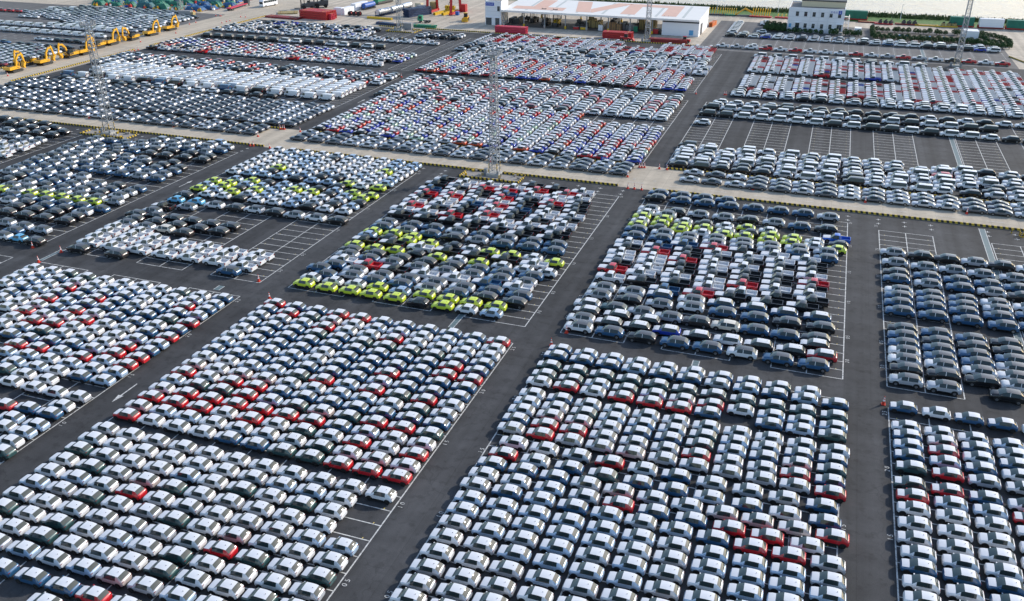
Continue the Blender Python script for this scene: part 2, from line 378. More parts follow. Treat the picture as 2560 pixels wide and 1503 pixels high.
# ------------------------------------------------------------------ vehicles
# a body is lofted through stations along its length (front at -x); ring points run sill -> belt -> roof edge -> centre
def loft(parts, st, roles, noses=('body', 'body')):
    """st: (x, zlow, zbelt, ztop, wlow, wbelt, wtop, crown); roles[i]: (side_low, side_up, top) part keys of interval i"""
    NP = 7
    def ring(s):
        x, zl, zb, zt, wl, wb, wt, cr = s
        h = [(wl * .90, zl), (wl, zl + .16), (wb, zl + (zb - zl) * .62), (wb - .025, zb), (wt, zt), (wt * .55, zt + cr * .8), (0, zt + cr)]
        return [(x, -y, z) for y, z in h] + [(x, y, z) for y, z in reversed(h[:-1])]
    rings = [ring(s) for s in st]; M = len(rings[0])          # 13 points, left(-y) to right(+y)
    for i in range(len(st) - 1):
        lo, up, top = roles[i]
        for j in range(M - 1):
            jj = j if j < 6 else 11 - j
            key = 'trim' if jj == 0 else lo if jj <= 2 else up if jj == 3 else top
            if key in ('side_window_f', 'side_window_r', 'sticker'): key += '_l' if j < 6 else '_r'
            P = [rings[i][j], rings[i + 1][j], rings[i + 1][j + 1], rings[i][j + 1]]
            parts.setdefault(key, MBq()).grid(P)
    for r, key, flip in ((rings[0], noses[0], False), (rings[-1], noses[1], True)):
        parts.setdefault(key, MBq()).face(r if flip else list(reversed(r)))
    b = [r[0] for r in rings] + [r[-1] for r in reversed(rings)]
    parts.setdefault('trim', MBq()).face(b)
class MBq:
    """welded quads so that smooth shading runs across one part"""
    def __init__(s): s.v = []; s.idx = {}; s.f = []; s.flat = []
    def p(s, q):
        k = (round(q[0], 4), round(q[1], 4), round(q[2], 4))
        if k not in s.idx: s.idx[k] = len(s.v); s.v.append(k)
        return s.idx[k]
    def grid(s, P):
        f = []
        for q in P:
            i = s.p(q)
            if i not in f: f.append(i)
        if len(f) > 2: s.f.append(tuple(f))
    def face(s, P):
        o = len(s.v); s.v += [tuple(q) for q in P]; s.f.append(tuple(range(o, o + len(P))))
    def box(s, c, d):
        for fx in ((-1,-1,-1, -1,1,-1, 1,1,-1, 1,-1,-1), (-1,-1,1, 1,-1,1, 1,1,1, -1,1,1), (-1,-1,-1, 1,-1,-1, 1,-1,1, -1,-1,1), (1,-1,-1, 1,1,-1, 1,1,1, 1,-1,1), (1,1,-1, -1,1,-1, -1,1,1, 1,1,1), (-1,1,-1, -1,-1,-1, -1,-1,1, -1,1,1)):
            s.face([(c[0] + fx[3*i] * d[0] / 2, c[1] + fx[3*i+1] * d[1] / 2, c[2] + fx[3*i+2] * d[2] / 2) for i in range(4)])
def wheel(parts, key, x, y, r, w, n=12):
    q = parts.setdefault(key, MBq()); rim = parts.setdefault(key + '#rim', MBq()); s = 1 if y > 0 else -1
    yo, yi = y + s * w / 2, y - s * w / 2
    ring = [(x + r * math.cos(2*math.pi*i/n), r + r * math.sin(2*math.pi*i/n)) for i in range(n)]
    for i in range(n):
        a, b = ring[i], ring[(i + 1) % n]
        q.grid([(a[0], yi, a[1]), (b[0], yi, b[1]), (b[0], yo, b[1]), (a[0], yo, a[1])])
    q.face([(p[0], yo, p[1]) for p in ring] if s < 0 else [(p[0], yo, p[1]) for p in reversed(ring)])
    rr = r * .62
    pts = [(x + rr * math.cos(2*math.pi*i/8 + .2), yo + s * .012, r + rr * math.sin(2*math.pi*i/8 + .2)) for i in range(8)]
    rim.face(pts if s < 0 else list(reversed(pts)))
def arch(parts, x, yh, r, r0, r1, n=8):
    q = parts.setdefault('trim', MBq())
    for s in (-1, 1):
        y = s * yh
        a = [(x + r0 * math.cos(math.pi*i/n), y, r + r0 * math.sin(math.pi*i/n)) for i in range(n + 1)]
        b = [(x + r1 * math.cos(math.pi*i/n), y, r + r1 * math.sin(math.pi*i/n)) for i in range(n + 1)]
        for i in range(n):
            P = [a[i], b[i], b[i + 1], a[i + 1]]; q.face(P if s < 0 else list(reversed(P)))
        P = [(x + r1 * math.cos(math.pi*i/n), y - s * .004, r + r1 * math.sin(math.pi*i/n)) for i in range(n + 1)]
        q.face(list(reversed(P)) if s > 0 else P)
PARTMAT = {'body': 'PAINT', 'bed': 'PAINT', 'trim': 'black_trim', 'windshield': 'glass_front', 'rear_window': 'glass_rear', 'side_window': 'glass', 'film': 'film', 'film_roof': 'film',
           'roof': 'PAINT', 'wheel': 'tyre', 'head_light': 'lamp_clear', 'tail_light': 'lamp_red', 'mirror': 'PAINT', 'antenna': 'black_trim', 'bed_liner': 'black_trim', 'spoiler': 'black_trim', 'sticker': 'sticker'}
def lights(parts, xf, zf, wf, xr, zr, wr, hr=.075):
    for s in (-1, 1):
        parts.setdefault('head_light' + ('_l' if s < 0 else '_r'), MBq()).box((xf, s * wf, zf), (.14, .30, .09))
        parts.setdefault('tail_light' + ('_l' if s < 0 else '_r'), MBq()).box((xr, s * wr, zr), (.07, .30, hr))
def mirrors(parts, x, y, z):
    for s in (-1, 1): parts.setdefault('mirror' + ('_l' if s < 0 else '_r'), MBq()).box((x, s * y, z), (.13, .17, .13))
def std_car(L, W, H, zb, hood, cowl_x, roof_f, roof_r, glass_r, deck=None, clear=.22, film=(True, True), wr=.31, wheel_x=None, pillar=None, wtop=.74, tailz=.62, cpill=.30, long_glass=False, spoiler=False, stickers=False, antenna=True, arch_r=1.32, nose=.84):
    """general passenger body. hood: hood height at cowl; roof_f/roof_r: x of roof ends; glass_r: x of rear glass foot"""
    p = {}; h = L / 2; w = W / 2; wt = w * wtop
    dz = deck if deck else zb + .10
    px = pillar if pillar is not None else (roof_f + roof_r) / 2 - .05
    st = [(-h, .34, hood * (nose - .24), hood * (nose - .18), w * .72, w * .78, w * .62, .02), (-h + .12, clear + .03, hood * (nose - .08), hood * nose, w * .93, w * .96, w * .78, .03),
          (-h + .50, clear, hood * .88, hood * .97, w * .97, w * .985, w * .84, .04), (cowl_x, clear, zb - .05, hood, w * .97, w, w * .84, .04),
          (cowl_x * .46 + roof_f * .54, clear, zb - .02, hood + .70 * (H - .05 - hood), w * .97, w, w * .84 * .35 + wt * .65, .045), (roof_f, clear, zb, H - .045, w * .97, w, wt, .045), (px, clear, zb + .01, H - .02, w * .97, w, wt + .01, .04), (px + .07, clear, zb + .01, H - .02, w * .97, w, wt + .01, .04),
          (roof_r - cpill, clear, zb + .03, H - .04, w * .97, w, wt, .04), (roof_r, clear, zb + .05, H - .09, w * .97, w * .995, wt * .97, .035), (roof_r * .42 + glass_r * .58, clear + .01, zb + .06, dz + .50 * (H - .09 - dz), w * .965, w * .99, wt * .5 + w * .40, .035), (glass_r, clear + .02, zb + .06, dz, w * .96, w * .98, w * .80, .03),
          (h - .07, clear + .06, dz - .10, dz - .05, w * .92, w * .95, w * .74, .02), (h, .40, dz * .66, dz * .70, w * .82, w * .85, w * .62, .02)]
    hf = 'film' if film[0] else 'body'; rf = 'film_roof' if film[1] else 'roof'
    roles = [('body', 'body', 'body'), ('body', 'body', hf), ('body', 'body', hf), ('body', 'body', 'windshield'), ('body', 'side_window_f', 'windshield'), ('body', 'side_window_f', rf), ('body', 'trim' if not stickers else 'sticker', rf),
             ('body', 'side_window_r', rf), ('body', 'side_window_r' if long_glass else 'body', rf), ('body', 'body', 'rear_window'), ('body', 'body', 'rear_window'), ('body', 'body', 'body'), ('body', 'body', 'body')]
    loft(p, st, roles)
    wx = wheel_x or (-h + L * .205, h - L * .195)
    for i, x in enumerate(wx):
        arch(p, x, w + .004, wr, wr * .9, wr * arch_r)
        wheel(p, 'wheel_%d_l' % i, x, -w + .085, wr, .20); wheel(p, 'wheel_%d_r' % i, x, w - .085, wr, .20)
    lights(p, -h + .17, hood * .80, w * .70, h - .05, tailz * H, w * .74)
    mirrors(p, cowl_x + .28, w + .09, zb + .06)
    if antenna: p.setdefault('antenna', MBq()).box((roof_r - .40, 0, H + .05), (.07, .05, .05))
    for s_ in (-1, 1): p.setdefault('trim', MBq()).box(((wx[0] + wx[1]) / 2, s_ * (w + .003), clear + .22), ((wx[1] - wx[0]) - wr * 3.0, .03, .09))
    if spoiler: p.setdefault('spoiler', MBq()).box((roof_r + .06, 0, H - .085), (.30, wt * 1.7, .04))
    return p
def pickup(L, W, H, film=True, liner=True, roof_film=False):
    p = {}; h = L / 2; w = W / 2; zb, hood = 1.08, 1.12; rear = .62
    st = [(-h, .42, .74, .80, w * .74, w * .80, w * .62, .02), (-h + .13, .30, .92, 1.02, w * .94, w * .96, w * .78, .03), (-h + .55, .28, 1.0, 1.09, w * .98, w, w * .84, .03), (-1.08, .28, zb - .03, 1.14, w * .98, w, w * .86, .04),
          (-.42, .28, zb, H - .06, w * .98, w, w * .74, .04), (.06, .28, zb, H - .03, w * .98, w, w * .75, .04), (.13, .28, zb, H - .03, w * .98, w, w * .75, .04), (rear - .16, .28, zb, H - .05, w * .98, w, w * .74, .04),
          (rear, .28, zb, H - .10, w * .98, w, w * .73, .03), (rear + .12, .28, zb, zb + .04, w * .98, w, w * .84, .02)]
    hf = 'film' if film else 'body'; rf = 'film_roof' if roof_film else 'roof'
    roles = [('body', 'body', 'body'), ('body', 'body', hf), ('body', 'body', hf), ('body', 'side_window_f', 'windshield'), ('body', 'side_window_f', rf), ('body', 'trim', rf), ('body', 'side_window_r', rf), ('body', 'body', rf), ('body', 'body', 'rear_window')]
    loft(p, st, roles)
    bd = MBq(); x0, x1, zt, zf = rear + .16, h, 1.16, .72
    for s in (-1, 1): bd.box(((x0 + x1) / 2, s * (w - .05), (zt + .34) / 2), (x1 - x0, .09, zt - .34))
    bd.box((x1 - .04, 0, (zt + .40) / 2), (.08, W - .20, zt - .40)); bd.box((x0 + .03, 0, (zt + .40) / 2), (.06, W - .20, zt - .40))
    p['bed'] = bd
    ln = MBq(); ln.box(((x0 + x1) / 2, 0, zf), (x1 - x0 - .18, W - .22, .06)); p['bed_liner' if liner else 'bed_floor'] = ln
    for i, x in enumerate((-h + 1.0, h - 1.15)):
        arch(p, x, w + .004, .38, .33, .47); wheel(p, 'wheel_%d_l' % i, x, -w + .09, .38, .24); wheel(p, 'wheel_%d_r' % i, x, w - .09, .38, .24)
    lights(p, -h + .17, .90, w * .72, h - .03, .96, w - .10, .30); mirrors(p, -.80, w + .11, zb + .08)
    return p
PARTMAT['bed_floor'] = 'PAINT'
def van(L, W, H):
    p = {}; h = L / 2; w = W / 2
    st = [(-h, .38, .80, .86, w * .72, w * .8, w * .62, .02), (-h + .14, .26, .98, 1.08, w * .92, w * .95, w * .78, .03), (-h + .62, .24, 1.06, 1.20, w * .97, w, w * .84, .03), (-h + 1.22, .24, 1.10, H - .12, w * .98, w, w * .82, .05),
          (-h + 1.75, .24, 1.12, H - .04, w * .98, w, w * .86, .05), (-h + 1.9, .24, 1.12, H - .03, w * .98, w, w * .87, .05), (h - .45, .24, 1.12, H - .04, w * .98, w, w * .87, .05), (h - .06, .26, 1.12, H - .08, w * .97, w * .99, w * .85, .04), (h, .34, 1.10, H - .16, w * .93, w * .95, w * .80, .03)]
    roles = [('body', 'body', 'body'), ('body', 'body', 'body'), ('body', 'side_window_f', 'windshield'), ('body', 'side_window_f', 'roof'), ('body', 'body', 'roof'), ('body', 'body', 'roof'), ('body', 'body', 'roof'), ('body', 'body', 'body')]
    loft(p, st, roles)
    for i, x in enumerate((-h + .95, h - .95)):
        arch(p, x, w + .004, .33, .30, .40); wheel(p, 'wheel_%d_l' % i, x, -w + .09, .33, .2); wheel(p, 'wheel_%d_r' % i, x, w - .09, .33, .2)
    lights(p, -h + .18, .92, w * .7, h - .03, 1.05, w * .86, .42); mirrors(p, -h + 1.0, w + .11, 1.2)
    q = p.setdefault('rear_window', MBq())
    for s in (-1, 1): q.face([(h + .006, s * w * .72, 1.18), (h + .006, s * w * .10, 1.18), (h + .004, s * w * .10, H - .32), (h + .004, s * w * .70, H - .32)][::-s])
    return p
MODELS = {
 'a': std_car(3.73, 1.66, 1.54, .98, 1.03, -.98, -.20, 1.26, 1.68, wheel_x=(-1.20, 1.22), wr=.32, tailz=.60, arch_r=1.35, nose=.90),
 'h': std_car(3.85, 1.70, 1.50, .96, .99, -1.0, -.22, 1.22, 1.76, wr=.30, deck=1.06),
 'c': std_car(3.78, 1.72, 1.55, 1.00, 1.03, -1.0, -.20, 1.18, 1.70, deck=1.10, nose=.88, film=(False, False), wr=.32, spoiler=True, arch_r=1.4),
 's': std_car(4.60, 1.88, 1.64, 1.06, 1.09, -1.20, -.30, 1.55, 2.08, film=(False, False), wr=.36, stickers=True, wtop=.72, antenna=False, long_glass=True, cpill=.36, deck=1.16, tailz=.62, pillar=.16),
 'x': std_car(4.60, 1.88, 1.66, 1.05, 1.09, -1.20, -.32, 1.62, 2.10, film=(False, False), wr=.36, wtop=.73, antenna=False, long_glass=True, cpill=.36, deck=1.14, tailz=.60, pillar=.16),
 'f': std_car(4.50, 1.86, 1.66, 1.05, 1.09, -1.16, -.30, 1.62, 2.04, film=(True, True), wr=.35, wtop=.73, antenna=True, long_glass=True, cpill=.36, deck=1.14, tailz=.60, pillar=.16),
 'd': std_car(4.74, 1.85, 1.46, .90, .93, -1.12, -.20, .90, 1.92, deck=1.06, film=(False, False), wr=.33, wtop=.66, cpill=.5, antenna=False, long_glass=True),
 'm': std_car(5.05, 1.90, 1.90, 1.05, 1.12, -1.55, -.75, 2.20, 2.42, film=(False, False), wr=.34, wtop=.78, pillar=.20, cpill=.30, antenna=False, long_glass=True, tailz=.55),
 'p': pickup(5.30, 1.88, 1.80, liner=False), 'q': pickup(5.10, 1.84, 1.78, film=False, liner=False), 't': pickup(5.30, 1.88, 1.80, roof_film=True), 'v': van(4.95, 1.90, 1.98)}
SIZE = {'x': (4.6, 1.88), 'f': (4.5, 1.86), 'a': (3.73, 1.66), 'h': (3.85, 1.7), 'c': (3.78, 1.72), 's': (4.6, 1.88), 'd': (4.74, 1.85), 'm': (5.05, 1.9), 'p': (5.3, 1.88), 'q': (5.1, 1.84), 't': (5.3, 1.88), 'v': (4.95, 1.9)}
CAR_S = {'x': .93, 'f': .93, 'a': .90, 'h': .93, 'c': .93, 's': .93, 'd': .95, 'm': .93, 'p': .94, 'q': .94, 't': .94, 'v': .96}
for k, P in MODELS.items():
    for q in P.values(): q.v = [(x * CAR_S[k], y * CAR_S[k], z * CAR_S[k]) for x, y, z in q.v]
    SIZE[k] = (SIZE[k][0] * CAR_S[k], SIZE[k][1] * CAR_S[k])
NOUN = {'x': ('SUV', 'suv', 'parked_suv'), 'f': ('SUV', 'suv', 'parked_suv'), 'a': ('compact hatchback', 'hatchback', 'compact_hatchback'), 'h': ('small hatchback', 'small car', 'small_hatchback'), 'c': ('small crossover', 'crossover', 'small_crossover'), 's': ('SUV', 'suv', 'parked_suv'),
        'd': ('sedan', 'sedan', 'parked_sedan'), 'm': ('minivan', 'minivan', 'parked_minivan'), 'p': ('pickup truck', 'pickup', 'pickup_truck'), 'q': ('pickup truck', 'pickup', 'pickup_truck'), 't': ('pickup truck', 'pickup', 'pickup_truck'), 'v': ('panel van', 'van', 'panel_van')}
def base_key(k):
    k = k.split('#')[0]
    for t in ('side_window', 'wheel', 'head_light', 'tail_light', 'mirror', 'sticker'):
        if k.startswith(t): return t
    return k
def mkey(k, model, col):
    if k.endswith('#rim'): return 'dark_rim' if model in 'ac' else 'rim'
    b = base_key(k); m = PARTMAT[b]
    if m == 'PAINT':
        if b == 'roof' and model == 's' and col != 'E': return 'suv_roof'
        return 'paint_' + col
    return m
_pm = {}
def part_mesh(model, part, col):
    """mesh data of one part, shared by all copies"""
    painted = PARTMAT[base_key(part)] == 'PAINT'
    key = (model, part, col if painted else '')
    if key not in _pm:
        q = MODELS[model][part]; vs = list(q.v); fs = list(q.f); mi = [0] * len(fs); me = bpy.data.meshes.new(base_key(part))
        keys = [mkey(part, model, col)]
        if part + '#rim' in MODELS[model]:
            r = MODELS[model][part + '#rim']; o = len(vs); vs += r.v; fs += [tuple(o + i for i in f) for f in r.f]; mi += [1] * len(r.f); keys.append(mkey(part + '#rim', model, col))
        me.from_pydata(vs, [], fs)
        for k in keys: me.materials.append(MATS[k])
        me.polygons.foreach_set('material_index', mi)
        me.polygons.foreach_set('use_smooth', [base_key(part) in ('body', 'film', 'film_roof', 'roof', 'windshield', 'rear_window', 'side_window')] * len(fs)); me.update()
        _pm[key] = me
    return _pm[key]
PNAME = {'film': 'hood_film', 'film_roof': 'roof_film', 'trim': 'lower_trim', 'bed': 'cargo_bed', 'sticker': 'pillar_film'}
def partlist(model): return [k for k in MODELS[model] if not k.endswith('#rim')]
_wm = {}
SKIP_FAR = ('mirror', 'antenna')
def whole_arrays(model, far=False):
    """all parts merged: verts, faces, per-face part key"""
    vs, fs, pk = [], [], []
    for k, q in MODELS[model].items():
        if far and base_key(k) in SKIP_FAR: continue
        o = len(vs); vs += q.v; fs += [tuple(o + i for i in f) for f in q.f]; pk += [k] * len(q.f)
    return vs, fs, pk
def whole_mesh(model, col):
    if (model, col) not in _wm:
        vs, fs, pk = whole_arrays(model); me = bpy.data.meshes.new(NOUN[model][2]); me.from_pydata(vs, [], fs)
        keys = []; mi = []
        for k in pk:
            m = mkey(k, model, col)
            if m not in keys: keys.append(m)
            mi.append(keys.index(m))
        for k in keys: me.materials.append(MATS[k])
        me.polygons.foreach_set('material_index', mi)
        me.polygons.foreach_set('use_smooth', [base_key(k) in ('body', 'film', 'film_roof', 'roof', 'windshield') for k in pk]); me.update()
        _wm[(model, col)] = me
    return _wm[(model, col)]
def stuff_mesh(name, cars):
    """the cars past the first 300 of their kind: real geometry joined into one object"""
    V, LV, LS, LT, MI, SM = [], [], [], [], [], []; keys = []; vo = lo = 0; cache = {}
    for (model, col, x, y, rz, blk) in cars:
        if model not in cache:
            vs, fs, pk = whole_arrays(model, True)
            cache[model] = (np.array(vs, np.float32), np.concatenate([np.array(f, np.int32) for f in fs]), np.array([len(f) for f in fs], np.int32), pk, np.array([base_key(k) in ('body', 'film', 'film_roof', 'roof', 'windshield') for k in pk]))
        va, la, ta, pk, sm = cache[model]
        c, s = math.cos(rz), math.sin(rz); w = va.copy(); w[:, 0] = va[:, 0] * c - va[:, 1] * s + x; w[:, 1] = va[:, 0] * s + va[:, 1] * c + y
        mm = []
        for k in pk:
            m = mkey(k, model, col)
            if m not in keys: keys.append(m)
            mm.append(keys.index(m))
        V.append(w); LV.append(la + vo); LS.append(lo + np.concatenate([[0], np.cumsum(ta)[:-1]])); LT.append(ta); MI.append(np.array(mm)); SM.append(sm)
        vo += len(va); lo += len(la)
    me = bpy.data.meshes.new(name); V = np.concatenate(V); LV = np.concatenate(LV); LS = np.concatenate(LS); LT = np.concatenate(LT)
    me.vertices.add(len(V)); me.vertices.foreach_set('co', V.ravel()); me.loops.add(len(LV)); me.loops.foreach_set('vertex_index', LV.astype(np.int32))
    me.polygons.add(len(LS)); me.polygons.foreach_set('loop_start', LS.astype(np.int32))
    try: me.polygons.foreach_set('loop_total', LT.astype(np.int32))
    except Exception: pass
    for k in keys: me.materials.append(MATS[k])
    me.polygons.foreach_set('material_index', np.concatenate(MI).astype(np.int32)); me.polygons.foreach_set('use_smooth', np.concatenate(SM)); me.update(); me.validate()
    return link(name, me)

